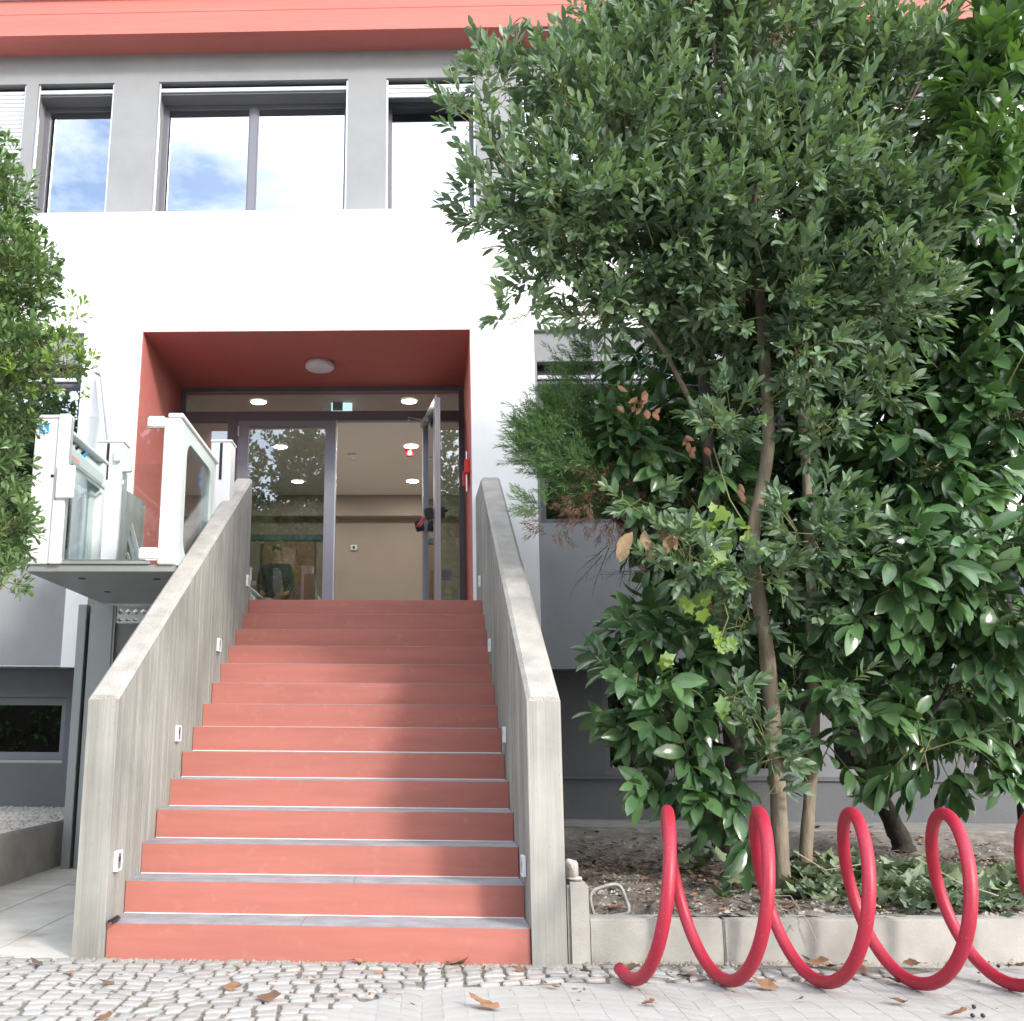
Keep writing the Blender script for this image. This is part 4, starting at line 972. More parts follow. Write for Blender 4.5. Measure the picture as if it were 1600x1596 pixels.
def trunk(parent, pts, r0, r1, mat_=None, name='trunk', n_=10, seed=0):
    rr_ = random.Random(seed); out_ = []; rs_ = []
    P = [Vector(p_) for p_ in pts]; m_ = len(P)
    for i in range(m_-1):
        for s_ in range(6):
            t_ = s_/6; p0, p1, p2, p3 = P[max(i-1, 0)], P[i], P[i+1], P[min(i+2, m_-1)]
            q_ = .5*((2*p1)+(p2-p0)*t_+(2*p0-5*p1+4*p2-p3)*t_*t_+(3*p1-p0-3*p2+p3)*t_**3)
            out_.append(q_+Vector((rr_.uniform(-1, 1), rr_.uniform(-1, 1), 0))*r0*.07); f_ = (i+t_)/(m_-1); rs_.append((r0+(r1-r0)*f_)*rr_.uniform(.93, 1.09))
    out_.append(P[-1]); rs_.append(r1)
    return MB().tube(out_, rs_, n_).build(name, mat_ or M['bark'], parent, smooth=True)

# --- bay laurel with several stems
bay = thing('bay_tree', 'tall multi stemmed bay tree with dense narrow leaves and pale grey stems in the planter', 'bay tree', tuple(at(1222, 1370, 6.35)))
def W(*l): return [at(u, v, Y) for u, v, Y in l]
trunk(bay, [at(1224, 1400, 6.3)-Vector((0, 0, .2))]+W((1224, 1400, 6.3), (1213, 1200, 6.3), (1196, 1000, 6.3), (1176, 850, 6.32), (1200, 690, 6.35), (1188, 460, 6.4), (1180, 200, 6.5), (1185, -100, 6.6)), .052, .028, seed=1)
trunk(bay, [at(1259, 1352, 6.5)-Vector((0, 0, .2))]+W((1259, 1352, 6.5), (1270, 1150, 6.5), (1269, 980, 6.55), (1262, 780, 6.6), (1250, 560, 6.6), (1245, 300, 6.6)), .042, .024, seed=2)
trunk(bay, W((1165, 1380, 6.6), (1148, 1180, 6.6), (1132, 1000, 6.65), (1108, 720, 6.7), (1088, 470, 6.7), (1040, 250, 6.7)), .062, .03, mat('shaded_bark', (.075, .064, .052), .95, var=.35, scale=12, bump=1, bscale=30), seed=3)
for i, l_ in enumerate((((1186, 430, 6.4), (1080, 330, 6.2), (960, 260, 6.0), (880, 150, 5.9)), ((1190, 520, 6.4), (1300, 350, 6.3), (1400, 200, 6.2), (1470, 60, 6.2)), ((1108, 690, 6.7), (1020, 520, 6.3), (900, 400, 6.05), (800, 270, 5.95), (745, 150, 5.9)), ((1185, 300, 6.5), (1120, 100, 6.4), (1100, -60, 6.4)), ((1088, 470, 6.6), (980, 300, 6.3), (930, 120, 6.2)))):
    trunk(bay, W(*l_), .018, .006, name='branch', n_=7, seed=10+i)
bl = [blob(1150, 120, 6.6, 1.05, .85, .8), blob(1180, 330, 6.4, 1.15, .8, .55), blob(960, 250, 6.3, .50, .6, .48), blob(1020, 400, 6.25, .55, .6, .38),
      blob(1370, 180, 6.5, .52, .6, .66), blob(1370, 370, 6.3, .38, .5, .36), blob(1060, 20, 6.6, .6, .7, .5), blob(1180, 480, 6.25, .62, .55, .26), blob(1330, 480, 6.2, .42, .45, .24),
      blob(900, 330, 6.0, .34, .4, .38), blob(930, 480, 6.1, .16, .2, .12)]
A, D, dep = sprigs(bl, 112, .3, 12, outward=1., up_=.55, bias=(-.08, -.3, 0), clump=-1.1)
L_ = rng.uniform(.16, .32, len(A)); pA = [A]; pD = [D]; pL = [L_]
# looser sprays at the left edge
bl2 = [blob(800, 300, 5.95, .30, .3, .36), blob(770, 130, 5.9, .16, .2, .26), blob(735, 190, 5.9, .10, .15, .12), blob(870, 130, 5.95, .15, .25, .22), blob(850, 420, 6.0, .16, .2, .14), blob(960, 80, 6.1, .28, .3, .26)]
A, D, dep = sprigs(bl2, 50, .25, 12, outward=.8, up_=.75, bias=(-.45, -.15, 0), shell=(.1, 1.0)); pA.append(A); pD.append(D); pL.append(rng.uniform(.14, .28, len(A)))
bl3 = [blob(812, 492, 5.9, .13, .1, .06), blob(1250, 560, 6.05, .30, .3, .28), blob(1130, 660, 6.1, .20, .2, .17), blob(1290, 660, 6.1, .22, .2, .13), blob(1270, 840, 6.0, .36, .3, .27), blob(1190, 900, 6.0, .3, .2, .14), blob(1080, 870, 5.95, .22, .2, .16), blob(1200, 1170, 6.1, .18, .2, .20), blob(1010, 790, 6.0, .12, .1, .05), blob(1150, 1090, 6.1, .12, .1, .1), blob(1310, 1070, 6.1, .10, .1, .08),
       blob(1200, 620, 6.2, .12, .1, .10), blob(1370, 600, 6.2, .15, .15, .15), blob(1165, 960, 6.15, .2, .2, .14), blob(1240, 1060, 6.2, .14, .15, .14), blob(1205, 1240, 6.15, .14, .14, .1), blob(1300, 940, 6.15, .22, .2, .14)]
A, D, dep = sprigs(bl3, 62, .2, 10, outward=1., up_=.25, bias=(0, -.4, 0), shell=(.3, 1.0)); pA.append(A); pD.append(D); pL.append(rng.uniform(.10, .2, len(A)))
# crown above the frame
bl4 = [blob(1180, -40, 6.7, 1.0, .8, .28)]
A, D, dep = sprigs(bl4, 30, .3, 12, outward=1., up_=.55); pA.append(A); pD.append(D); pL.append(rng.uniform(.2, .34, len(A)))
A, D, L_ = np.concatenate(pA), np.concatenate(pD), np.concatenate(pL)
STEMS = [((1188, 430), (1200, 690), (1176, 850), (1196, 1000), (1213, 1200), (1224, 1400)), ((1262, 760), (1269, 980), (1270, 1150), (1259, 1352)), ((1132, 1000), (1148, 1180), (1165, 1330)), ((1325, 1170), (1402, 1300))]
def clear_stems(A, D, L_, w=30, keepp=.25):
    q_ = A+D*(L_*.6)[:, None]; fwv, rtv, upv, eye = (np.array(a) for a in (FW, RT, UP, EYE)); v_ = q_-eye; z = v_@fwv
    u = 800-SHX+FPX*(v_@rtv)/z; w_ = 798-FPX*(v_@upv)/z; bad = np.zeros(len(A), bool)
    for st_ in STEMS:
        for (a, b), (c_, d_) in zip(st_[:-1], st_[1:]):
            t_ = (w_-b)/(d_-b); bad |= (t_ >= 0) & (t_ <= 1) & (np.abs(u-(a+(c_-a)*t_)) < w)
    bad &= (rng.uniform(0, 1, len(A)) > keepp) & (q_[:, 1] < 6.9)
    return A[~bad], D[~bad], L_[~bad]
A, D, L_ = clear_stems(A, D, L_, 24)
P, LD, LL, SH = dress(A, D, L_, 11, .092, .72)
foliage(bay, M['bay'], P, LD, LL, SH, 'lance', 300, (0, -.35, .8), wr=(.8, 1.35), cellpx=22)
twig_mesh(bay, A-D*.12, A+D*L_[:, None], .0028, M['twig'])
print('bay leaves', len(P))

# --- cherry laurel
ch = thing('cherry_laurel', 'cherry laurel with large glossy dark green leaves filling the right side behind the rack', 'shrub', tuple(at(1400, 1290, 7.6)))
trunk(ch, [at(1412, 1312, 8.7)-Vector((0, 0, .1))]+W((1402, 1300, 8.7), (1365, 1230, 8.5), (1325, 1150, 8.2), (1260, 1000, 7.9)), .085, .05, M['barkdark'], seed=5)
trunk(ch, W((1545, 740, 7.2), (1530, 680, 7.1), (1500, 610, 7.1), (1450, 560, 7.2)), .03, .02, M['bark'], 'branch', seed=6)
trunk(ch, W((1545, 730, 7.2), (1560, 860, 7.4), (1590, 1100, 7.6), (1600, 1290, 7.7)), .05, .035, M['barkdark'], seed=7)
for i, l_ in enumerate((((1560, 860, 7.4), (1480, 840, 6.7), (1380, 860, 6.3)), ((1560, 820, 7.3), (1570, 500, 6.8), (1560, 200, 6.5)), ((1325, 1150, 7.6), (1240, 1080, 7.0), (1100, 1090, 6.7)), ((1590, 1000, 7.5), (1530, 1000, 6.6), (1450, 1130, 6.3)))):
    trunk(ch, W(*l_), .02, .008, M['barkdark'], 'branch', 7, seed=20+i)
cb = [blob(1570, 180, 6.5, .34, .4, .50), blob(1585, 430, 6.8, .36, .4, .42), blob(1500, 330, 6.7, .22, .3, .2), blob(1500, 520, 6.9, .35, .4, .4), blob(1560, 640, 6.7, .35, .4, .35), blob(1450, 730, 6.6, .30, .3, .22),
      blob(1480, 880, 6.2, .48, .35, .22), blob(1560, 960, 6.3, .40, .35, .26), blob(1370, 930, 6.3, .38, .3, .22), blob(1500, 1080, 6.5, .28, .3, .18), blob(1450, 1170, 6.2, .12, .12, .08), blob(1330, 820, 6.7, .25, .2, .2),
      blob(1310, 1110, 6.5, .18, .2, .30), blob(1060, 1140, 6.6, .27, .3, .32), blob(1080, 1230, 6.5, .16, .2, .12), blob(990, 1080, 6.4, .10, .12, .10), blob(1150, 1240, 6.6, .18, .2, .2), blob(1040, 1000, 6.8, .22, .3, .12), blob(1190, 1290, 6.1, .10, .1, .06),
      blob(1290, 1200, 6.45, .12, .15, .12), blob(1165, 1282, 5.95, .10, .08, .05), blob(1215, 1295, 5.95, .06, .06, .04), blob(1110, 1010, 6.7, .25, .25, .2), blob(980, 700, 7.0, .28, .3, .20), blob(1080, 770, 6.9, .35, .35, .3), blob(1350, 700, 7.0, .3, .3, .3), blob(1420, 580, 6.9, .3, .3, .25), blob(1180, 1060, 6.9, .3, .3, .3)]
A, D, dep = sprigs(cb, 36, .25, 8, outward=1., up_=.05, bias=(0, -.35, -.1), shell=(.25, 1.))
# dark mass behind
cb2 = [blob(1150, 600, 7.6, .9, .6, .9), blob(1450, 500, 8.0, 1.1, .7, 1.5), blob(1350, 800, 7.9, .8, .5, .6), blob(1600, 700, 8.0, .9, .7, 1.5), blob(1120, 850, 7.5, .5, .4, .5), blob(1500, 1050, 7.8, .8, .5, .35), blob(1250, 350, 7.8, 1.2, .6, .9), blob(1200, 950, 7.6, .5, .4, .6), blob(1530, 1150, 7.6, .5, .4, .3)]
A2, D2, dep = sprigs(cb2, 24, .3, 8, outward=1., up_=.0, bias=(0, -.35, -.1), shell=(.5, 1.))
A, D = np.concatenate([A, A2]), np.concatenate([D, D2]); L_ = rng.uniform(.18, .32, len(A)); A, D, L_ = clear_stems(A, D, L_, 30)
P, LD, LL, SH = dress(A, D, L_, 8, .192, .85, droop=.30)
# pale fresh shoots at the upper right
foliage(ch, M['cherry'], P, LD, LL, SH*.8, 'broad', 300, (0, -.55, .8), wr=(.85, 1.15), cellpx=34)
twig_mesh(ch, A-D*.15, A+D*L_[:, None], .005, M['twig'])
A, D, dep = sprigs([blob(1540, 130, 6.0, .16, .15, .34), blob(1565, 250, 5.95, .15, .15, .22), blob(1475, 350, 5.95, .09, .1, .08), blob(1595, 60, 6.0, .16, .15, .3), blob(1590, 330, 5.95, .08, .1, .12)], 48, .3, 8, 1., .5, (-.2, -.25, .5), (.1, 1.))
L_ = rng.uniform(.2, .32, len(A)); P, LD, LL, SH = dress(A, D, L_, 9, .15, .62)
me = leaves_mesh('fresh_leaves', P, LD, LL, rng.uniform(.9, 1.1, len(P)), SH*.6, 'broad', (0, -.2, 1)); M['fresh'] = leaf_mat('fresh_laurel_leaf', (.055, .12, .035), (.17, .28, .09), .28, .2); link('fresh_leaves', me, M['fresh'], ch, 'stuff')
# dead tan leaves hanging in the branches
dm = []
def hang(u, v, Y, n_, s_, l_, m_, sc=.05, nm_='dead_leaf'):
    Pc = np.array(at(u, v, Y))
    for _ in range(n_):
        o_ = MB().add(*leaf_poly(rnd.uniform(.38, .55), 5, rnd.uniform(-.5, .5))).build(nm_, m_, ch, smooth=True)
        lk = l_*rnd.uniform(.7, 1.1); loc_ = Vector(Pc)+Vector((rnd.gauss(0, sc), rnd.gauss(0, sc*.5), rnd.gauss(0, sc*.7)))
        o_.matrix_basis = Matrix.Translation(loc_)@Matrix.Rotation(rnd.uniform(-.6, .6), 4, 'Y')@Matrix.Rotation(-math.pi/2+rnd.uniform(-.5, .3), 4, 'X')@Matrix.Rotation(rnd.uniform(-.7, .7), 4, 'Z')@Matrix.Scale(lk, 4)
M['tan'] = mat('tan_dead_leaf', (.30, .21, .12), .7, var=.2, scale=15); M['rust'] = mat('rust_dead_leaf', (.16, .075, .042), .8, var=.3, scale=15)
hang(988, 835, 5.95, 3, .1, .17, M['tan'], .035); hang(1045, 835, 6.0, 4, .1, .12, M['tan'], .06); hang(1060, 830, 5.9, 8, .1, .07, M['rust'], .06)
hang(1000, 625, 6.2, 14, .1, .075, M['rust'], .07); hang(1075, 690, 6.2, 6, .1, .08, M['rust'], .05); hang(1350, 1010, 6.5, 16, .1, .10, M['rust'], .10); hang(1110, 930, 6.0, 6, .1, .06, M['rust'], .05)
hang(1170, 760, 6.2, 3, .1, .08, M['rust'], .05)

def ivy_leaf():
    pts_ = [(0, 0), (-.22, -.12), (-.45, .02), (-.36, .22), (-.52, .48), (-.25, .55), (0, 1), (.25, .55), (.52, .48), (.36, .22), (.45, .02), (.22, -.12)]
    vs = [(0, .28, .0)]+[(a, b, .10*abs(a)-.12*b*b) for a, b in pts_]; return vs, [(0, i+1, (i+1) % 12+1) for i in range(12)]
# --- climbing yellow-green vine by the stems
vine = thing('climbing_vine', 'bright yellow green lobed leaves of a vine climbing the pale stems', 'vine', tuple(at(1125, 1050, 6.0)))
for (u, v, n_, sc) in ((1118, 880, 12, .06), (1090, 935, 7, .035), (1125, 1005, 8, .03), (1040, 1030, 2, .02), (1115, 820, 6, .06), (1150, 840, 4, .05), (1128, 1220 if False else 1110, 3, .02)):
    A = np.array(at(u, v, 5.9))+rng.normal(size=(n_, 3))*sc*np.array([1, .4, .8]); D = unit(rng.normal(size=(n_, 3))+np.array([0, -.5, -.4]))
    for i in range(n_):
        o_ = MB().add(*ivy_leaf()).build('leaf', M['lime'], vine, smooth=True)
        at_ = o_.data.attributes.new('shade', 'FLOAT', 'POINT'); at_.data.foreach_set('value', [rnd.random()]*len(o_.data.vertices))
        o_.matrix_basis = Matrix.Translation(Vector(A[i]))@Matrix.Rotation(rnd.uniform(0, 6.28), 4, 'Y')@Matrix.Rotation(rnd.uniform(-.9, .1), 4, 'X')@Matrix.Rotation(math.pi/2, 4, 'X')@Matrix.Scale(rnd.uniform(.06, .10), 4)
MB().tube(W((1118, 880, 5.92), (1128, 930, 5.93), (1138, 965, 5.93), (1125, 1000, 5.92)), .003, 6).build('stem', M['twig'], vine)
MB().tube(W((1170, 830, 6.0), (1140, 780, 6.0), (1115, 700, 6.05)), .004, 6).build('stem', M['twig'], vine)

# --- juniper
ju = thing('juniper', 'feathery green juniper with brown dead lower branches between the wall and the bay tree', 'juniper', tuple(at(1080, 900, 7.2)))
trunk(ju, W((1100, 1000, 7.3), (1050, 880, 7.2), (960, 810, 7.0), (880, 740, 6.85)), .04, .012, M['barkdark'], 'branch', 8, seed=31)
trunk(ju, W((1050, 880, 7.2), (1000, 700, 7.0), (940, 600, 6.9)), .03, .01, M['barkdark'], 'branch', 8, seed=32)
trunk(ju, W((1130, 1340, 7.3), (1110, 1150, 7.3), (1100, 1000, 7.3)), .05, .04, M['barkdark'], 'trunk', 8, seed=33)
def spray(bls, dens, l_, bias, sub=10, clump=-9):
    A, D, dep = sprigs(bls, dens, .2, 8, outward=.5, up_=.15, bias=bias, shell=(.1, 1.05), clump=clump); n_ = len(A); Ls = rng.uniform(l_*.6, l_*1.3, n_)
    P1, D1, L1, S1 = dress(A, D, Ls, sub, l_*.33, .55)               # side branchlets
    P2, D2, L2, S2 = dress(P1, D1, L1, 7, .026, .45)
    return P1, D1, L1, P2, D2, L2, np.clip(np.tile(np.tile(rng.uniform(0, 1, n_)*.5, sub), 7)+S2*.5, 0, 1)
jb = [blob(870, 650, 6.7, .16, .2, .12), blob(850, 700, 6.7, .14, .2, .12), blob(930, 600, 6.8, .20, .2, .14), blob(900, 740, 6.8, .24, .25, .16), blob(960, 680, 6.9, .26, .25, .2), blob(960, 780, 6.9, .22, .2, .14), blob(1010, 720, 7.0, .2, .2, .2), blob(850, 790, 6.7, .07, .1, .07), blob(930, 555, 6.8, .06, .1, .06)]
P1, D1, L1, P2, D2, L2, S2 = spray(jb, 420, .18, (-.9, -.2, .45), clump=-.5)
link('foliage', leaves_mesh('foliage', P2, D2, L2, np.full(len(P2), 5.5), S2, 'needle', (0, 0, 1)), M['juni'], ju, 'stuff'); twig_mesh(ju, P1, P1+D1*L1[:, None], .0022, M['juni'])
P1, D1, L1, P2, D2, L2, S2 = spray([blob(860, 830, 6.75, .07, .1, .08), blob(930, 800, 6.8, .2, .2, .10), blob(980, 850, 6.85, .18, .15, .08), blob(950, 740, 6.62, .14, .1, .06), blob(900, 790, 6.62, .10, .1, .05), blob(990, 760, 6.7, .12, .1, .08)], 110, .15, (-.4, -.1, -.6), 8, clump=-.2)
link('dead_foliage', leaves_mesh('dead_foliage', P2, D2, L2, np.full(len(P2), 4.5), S2, 'needle', (0, 0, 1)), M['brownneedle'], ju, 'stuff'); twig_mesh(ju, P1, P1+D1*L1[:, None], .002, M['brownneedle'])
A, D, dep = sprigs([blob(960, 860, 6.85, .26, .15, .05), blob(1010, 900, 6.9, .16, .15, .06)], 34, .25, 8, .35, -.5, (-.35, 0, -.3), (.1, 1.)); 
P1, D1, L1, S1 = dress(A, D, rng.uniform(.15, .32, len(A)), 6, .07, .6); twig_mesh(ju, A, A+D*.28, .0035, M['barkdark']); twig_mesh(ju, P1, P1+D1*L1[:, None], .0018, M['barkdark'])

# --- pittosporum at the left edge
pt = thing('pittosporum', 'rounded evergreen shrub with whorls of blunt green leaves reaching in from the left edge', 'shrub', (-3.0, 6.5, .35))
trunk(pt, [(-3.1, 6.6, .3), (-3.05, 6.55, 1.5), (-2.9, 6.5, 2.6), (-2.7, 6.4, 3.8)], .07, .03, seed=41)
trunk(pt, [(-3.05, 6.55, 1.5), (-2.6, 6.3, 2.2), (-2.2, 6.1, 2.6)], .03, .01, name='branch', seed=42)
trunk(pt, [(-2.9, 6.5, 2.6), (-2.4, 6.3, 3.1), (-2.0, 6.1, 3.35)], .03, .01, name='branch', seed=43)
pb_ = [blob(-90, 420, 6.2, .60, .6, .55), blob(-10, 460, 6.0, .30, .4, .42), blob(30, 420, 5.95, .20, .3, .20), blob(-40, 330, 6.1, .30, .4, .32), blob(10, 560, 5.9, .26, .3, .18), blob(65, 560, 5.85, .22, .2, .12), blob(-60, 640, 6.0, .40, .4, .3),
       blob(-25, 720, 5.9, .17, .3, .14), blob(-50, 830, 5.95, .34, .3, .26), blob(5, 820, 5.85, .15, .2, .11), blob(-90, 250, 6.2, .40, .4, .25), blob(-150, 600, 6.4, .6, .5, 1.0), blob(0, 300, 6., .12, .2, .12), blob(5, 900, 5.85, .10, .12, .07)]
A, D, dep = sprigs(pb_, 125, .2, 8, outward=1., up_=.3, bias=(.15, -.3, 0), shell=(.45, 1.))
L_ = rng.uniform(.05, .12, len(A)); P, LD, LL, SH = dress(A, D, L_, 9, .070, .80, tipcluster=2.2)
foliage(pt, M['pitto'], P, LD, LL, SH, 'obov', 300, (0, -.2, .9), wr=(.9, 1.25), cellpx=14)
twig_mesh(pt, A-D*.14, A+D*L_[:, None], .0028, M['twig'])
A, D, dep = sprigs([blob(100, 540, 5.8, .15, .12, .12), blob(115, 575, 5.8, .15, .12, .08), blob(40, 600, 5.8, .16, .12, .07), blob(110, 500, 5.8, .07, .08, .08), blob(-5, 600, 5.75, .14, .1, .1)], 60, .2, 8, .9, .3, (.25, -.3, 0), (.1, 1.))
L_ = rng.uniform(.05, .11, len(A)); P, LD, LL, SH = dress(A, D, L_, 8, .055, .8, tipcluster=1.5)
link('young_leaves', leaves_mesh('young_leaves', P, LD, LL, rng.uniform(.9, 1.2, len(P)), SH, 'obov', (0, -.2, .9)), M['lime'] if False else leaf_mat('young_leaf', (.10, .19, .03), (.26, .38, .09), .4, .3), pt, 'stuff'); twig_mesh(pt, A-D*.12, A+D*L_[:, None], .0025, M['twig'])

# --- ivy in the planter
ivy = thing('ivy', 'dusty lobed ivy leaves creeping over the planter soil behind the red coils', 'ivy', tuple(at(1400, 1380, 5.9)))
protos = []
for k_ in range(6):
    vs, fs = ivy_leaf(); vs = [(a*rnd.uniform(.9, 1.1), b*rnd.uniform(.92, 1.08), c__+rnd.uniform(-.03, .03)) for a, b, c__ in vs]
    me = bpy.data.meshes.new('leaf'); me.from_pydata(vs, [], fs); me.materials.append(M['ivy']); a_ = me.attributes.new('shade', 'FLOAT', 'POINT'); a_.data.foreach_set('value', [k_/6+.08]*len(vs)); protos.append(me)
IV = [(1280, 1395, 60, 22, 30), (1480, 1420, 110, 12, 40), (1290, 1370, 70, 28, 70), (1400, 1380, 60, 34, 60), (1340, 1340, 40, 25, 30), (1470, 1390, 60, 34, 60), (1560, 1390, 50, 30, 40), (1390, 1310, 50, 15, 18), (1090, 1310, 40, 25, 12), (1130, 1405, 12, 8, 6), (1600, 1370, 60, 20, 25)]
cnt = 0; ivl = []
for u, v, su, sv, n_ in IV:
    for _ in range(int(n_*1.9)):
        uu, vv = rnd.gauss(u, su*.62), min(rnd.gauss(v, sv*.66), 1437)
        Y = 5.8+(1440-vv)/110*.9; P = at(uu, vv, Y); zz = soil_z(P.x, P.y)+.01
        if P.z < zz or P.z > zz+.16: P.z = zz+rnd.uniform(.015, .12)
        ivl.append((uu > 2 and uu < 1598, -P.y, P, Matrix.Translation(P)@Matrix.Rotation(rnd.uniform(0, 6.28), 4, 'Z')@Matrix.Rotation(rnd.uniform(.0, 1.2), 4, 'X')@Matrix.Rotation(rnd.uniform(-.5, .5), 4, 'Y')@Matrix.Scale(rnd.uniform(.055, .115), 4)))
ivl.sort(key=lambda a_: (not a_[0], -a_[1])); mb = MB(); shv = []
for i, (_, _, P, mm_) in enumerate(ivl):
    if i < 300:
        o_ = bpy.data.objects.new('leaf', protos[rnd.randrange(6)]); C.objects.link(o_); o_.parent = ivy; o_.matrix_parent_inverse = Matrix.Translation(-Vector(ivy['_base'])); o_.matrix_basis = mm_
    else:
        vs, fs = ivy_leaf(); mb.add([mm_@Vector(q_) for q_ in vs], fs)
o_ = mb.build('foliage', M['ivy'], ivy, kind='stuff'); a_ = o_.data.attributes.new('shade', 'FLOAT', 'POINT'); a_.data.foreach_set('value', [(k_//13*37 % 100)/100 for k_ in range(len(o_.data.vertices))])
print('ivy', cnt)
for l_ in ([(1205, 1400), (1235, 1400), (1262, 1440), (1275, 1470)], [(1205, 1405), (1225, 1425), (1240, 1455)], [(1240, 1330), (1290, 1360), (1350, 1350)], [(1430, 1340), (1500, 1380), (1560, 1400)]):
    MB().tube([at(u, v, 5.62 if v > 1425 else 5.75) for u, v in l_], .003, 5).build('stem', mat('pale_stem', (.35, .28, .2), .8), ivy)

# ------------------------------------------------------------------ fallen leaves on the paving
M['tan'] = M['tan']
fl = [(57, 1505, .085, 'curled red brown leaf on the cobbles at the far left, below the path', 'deadleaf_dark'), (108, 1519, .06, 'small dark leaf on the cobbles just left of the left parapet foot', 'deadleaf'), (165, 1535, .085, 'orange leaf on the cobbles straight below the left parapet', 'deadleaf'), (112, 1537, .045, 'tiny orange leaf on the cobbles left of the orange leaf below the parapet', 'deadleaf'),
      (372, 1508, .05, 'small yellow leaf near the middle of the lowest riser foot', 'tan'), (365, 1544, .09, 'folded orange leaf on the cobbles left of the long tan leaf', 'deadleaf'), (422, 1561, .12, 'long tan leaf where cobbles turn into worn paving before the stairs', 'deadleaf'), (160, 1593, .08, 'leaf cut by the bottom edge of the picture at the left', 'deadleaf'),
      (560, 1502, .09, 'flat orange leaf close to the lowest riser, left of the long curled one', 'deadleaf'), (590, 1519, .06, 'small orange leaf on the cobbles a step in front of the lowest riser', 'deadleaf'), (715, 1505, .12, 'long curled leaf against the lowest riser near the right parapet', 'deadleaf'), (810, 1516, .075, 'upright brown leaf beside the foot of the right parapet', 'deadleaf'),
      (755, 1570, .14, 'largest dry leaf, lying alone on the bright paving before the stairs', 'deadleaf'), (862, 1540, .08, 'thin leaf lying in front of the right parapet post', 'deadleaf'), (914, 1518, .06, 'small leaf in front of the short concrete post with the rock', 'deadleaf'),
      (1012, 1566, .07, 'dark curled leaf in front of the first coil of the bike rack', 'deadleaf'), (1070, 1524, .08, 'orange leaf between the first and second coil close to the ground ring', 'deadleaf'), (1195, 1541, .12, 'long flat leaf just right of the foot of the second coil', 'deadleaf'),
      (1278, 1505, .12, 'biggest brown leaf of the pile by the planter wall', 'deadleaf'), (1262, 1499, .10, 'left leaf of the pile by the planter wall', 'deadleaf'), (1302, 1510, .10, 'right leaf of the pile by the planter wall', 'deadleaf'), (1250, 1560, .04, 'tiny leaf on the open paving below the pile of leaves', 'deadleaf'),
      (1345, 1517, .09, 'brown leaf left of the foot of the fourth coil', 'deadleaf'), (1400, 1534, .09, 'flat leaf under the fourth coil', 'deadleaf'), (1405, 1565, .09, 'flat leaf on the open paving left of the black berries', 'deadleaf'), (1495, 1585, .09, 'curled tan leaf near the bottom right corner, beside the berries', 'deadleaf'),
      (1425, 1508, .08, 'leaf against the planter wall behind the fourth coil', 'deadleaf'), (1590, 1510, .10, 'leaf at the right edge of the picture by the planter wall', 'deadleaf'), (985, 1518, .11, 'tan leaf lying behind the first curve of the rack', 'tan')]
for u, v, s_, lab, mm in fl:
    P = atz(u, v, .012); s_ *= 1.05
    vs, fs = leaf_poly(rnd.uniform(.4, .62), 7, rnd.uniform(.3, .9)); wv = rnd.uniform(3, 7)
    vs = [(a*s_*(1+.25*math.sin(b*wv*3)), (b-.5)*s_, c__*s_*.7+.06*s_*math.sin(b*wv+a*9)) for a, b, c__ in vs]
    mm_ = Matrix.Translation(P)@Matrix.Rotation(rnd.uniform(.9, 2.2)+(math.pi if rnd.random() < .5 else 0), 4, 'Z')@Matrix.Rotation(rnd.uniform(-.35, .35), 4, 'X')@Matrix.Rotation(rnd.uniform(-.6, .6), 4, 'Y')
    ob = MB().add([mm_@Vector(q_) for q_ in vs], fs).build('fallen_leaf', M[mm], None, smooth=True)
    zmin = min(v_.co.z for v_ in ob.data.vertices)
    ob.data.transform(Matrix.Translation((0, 0, .006-zmin))); tag(ob, lab, 'dry leaf', 'dry leaves fallen on the paving')
litter = MB()
for _ in range(110):
    u, v = rnd.uniform(-20, 1620), 1500+abs(rnd.gauss(0, 30)); P = atz(u, v, .012); add_leaf(litter, P.x, P.y, .012, rnd.uniform(.012, .035))
lt = litter.build('leaf_crumbs', M['deadleaf_dark'], None, kind='stuff'); lt['label'] = 'small crumbs of dry leaf strewn over the paving'
for u, v, lab in ((1520, 1590, 'nearest black berry, at the bottom of the picture beside the curled tan leaf'), (1522, 1576, 'black berry just above the nearest berry on the open paving'), (1536, 1590, 'rightmost of the three black berries on the open paving'), (1490, 1515, 'black berry on the paving close to the planter wall under the fourth coil'), (1560, 1512, 'black berry by the foot of the last coil at the right')):
    P = atz(u, v, 0); bm_ = bmesh.new(); bmesh.ops.create_icosphere(bm_, subdivisions=2, radius=.009, matrix=Matrix.Translation((P.x, P.y, .007))); me = bpy.data.meshes.new('berry'); bm_.to_mesh(me); bm_.free()
    tag(link('berry', me, M['black']), lab, 'berry', 'black berries dropped on the paving')
for u, v, X in ((176, 1434, 0), (182, 1438, .01)):
    P = atz(u, v, RI+.004)
tag(MB().tube([atz(170, 1440, RI+.012), atz(176, 1437, RI+.012), atz(184, 1432, RI+.014)], .007, 8).build('seed_pod', M['black'], None), 'upper of two small dark pods on the lowest tread beside the left parapet', 'pod')
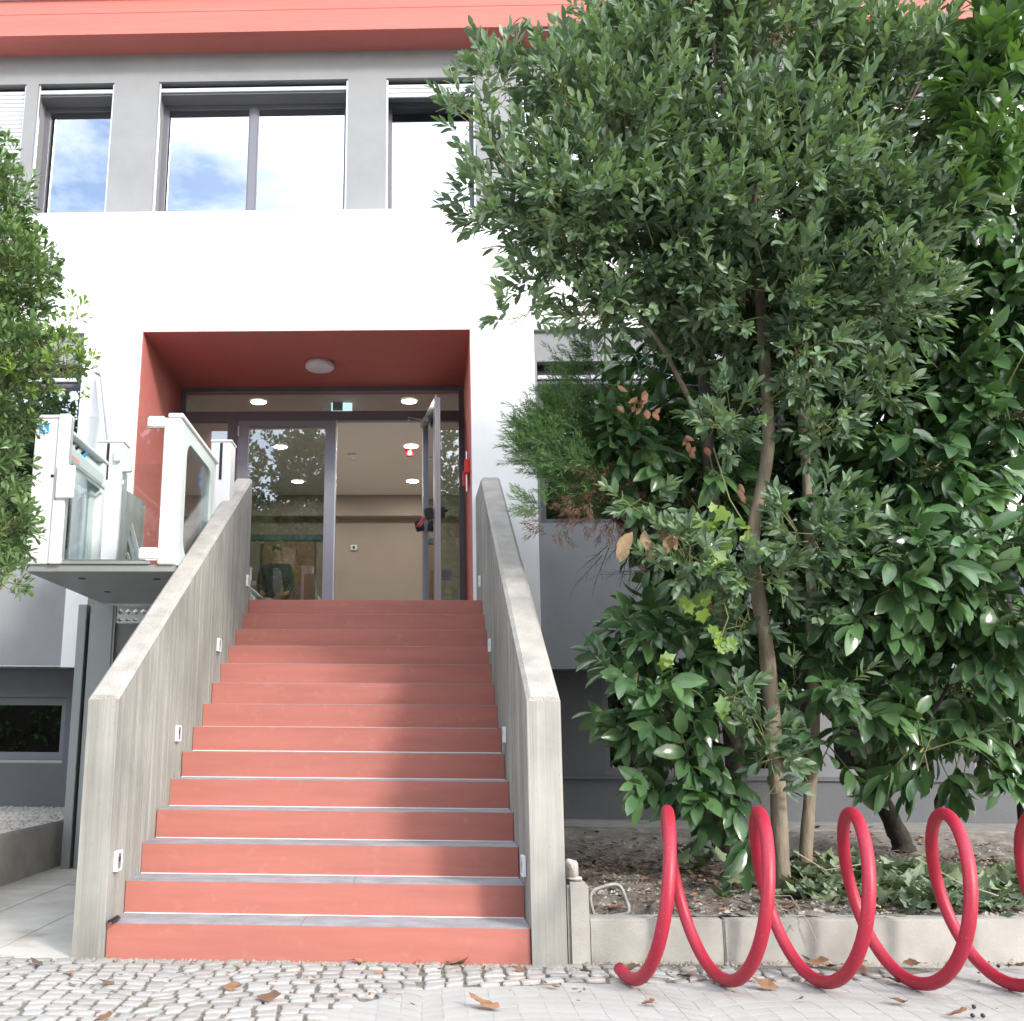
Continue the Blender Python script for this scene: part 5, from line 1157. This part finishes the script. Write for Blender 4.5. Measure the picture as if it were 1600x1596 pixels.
tag(MB().tube([atz(176, 1442, RI+.010), atz(182, 1439, RI+.010), atz(187, 1434, RI+.010)], .006, 8).build('seed_pod', M['black'], None), 'lower of two small dark pods on the lowest tread beside the left parapet', 'pod')

# ------------------------------------------------------------------ street trees and houses across the square, mirrored in the panes
for k, (x, y, h, w) in enumerate(((-9.5, -9, 12, 3.4), (-3.6, -11, 11.6, 3.2), (2.2, -11.5, 12.5, 3.0), (-15.5, -12, 12.5, 3.6), (-24, -12, 12, 4))):
    t_ = thing('street_tree', ('leafy street tree far left across the square', 'tallest street tree across the square behind the viewer', 'small street tree across the square to the right', 'outermost left street tree across the square', 'street tree farthest left, beyond the other trees across the square')[k], 'tree', (x, y, 0))
    trunk(t_, [(x, y, -.1), (x+.1, y, 1.6), (x-.1, y+.1, 3.2), (x, y, h*.75)], .18, .07, M['barkdark'], seed=60+k)
    c0 = np.array([x, y, h*.62]); bls = [(c0+rng.normal(size=3)*np.array([w*.45, w*.4, h*.13]), np.array([w*.42, w*.42, h*.17])) for _ in range(13)]
    A, D, dep = sprigs(bls, 11, .4, 6, 1., .3); P, LD, LL, SH = dress(A, D, rng.uniform(.3, .6, len(A)), 6, .22, .8)
    link('crown', leaves_mesh('crown', P, LD, LL, rng.uniform(1.0, 1.4, len(P)), SH, 'coarse'), M['streettree'], t_, 'stuff')

hg = thing('hedge', 'dark green clipped hedge along the far side of the square', 'hedge', (-4, -20, 0))
hb = [(np.array([x, -20+rng.normal()*.1, 1.5]), np.array([1.6, .7, 1.6])) for x in np.arange(-34, 24, 2.0)]
A, D, dep = sprigs(hb, 9, .4, 5, 1., .2); P, LD, LL, SH = dress(A, D, rng.uniform(.2, .4, len(A)), 5, .24, .8)
link('foliage', leaves_mesh('foliage', P, LD, LL, rng.uniform(1.0, 1.5, len(P)), SH, 'coarse'), M['streettree'], hg, 'stuff')
box('hedge_core', M['barkdark'], hg, -34, 24, -20.4, -19.6, 0, 2.7)
keep = bpy.data.objects
for o in keep:
    if '_base' in o: del o['_base']
print('objects', len(keep), 'tris', sum(sum(len(p_.vertices)-2 for p_ in me_.polygons) for me_ in bpy.data.meshes))
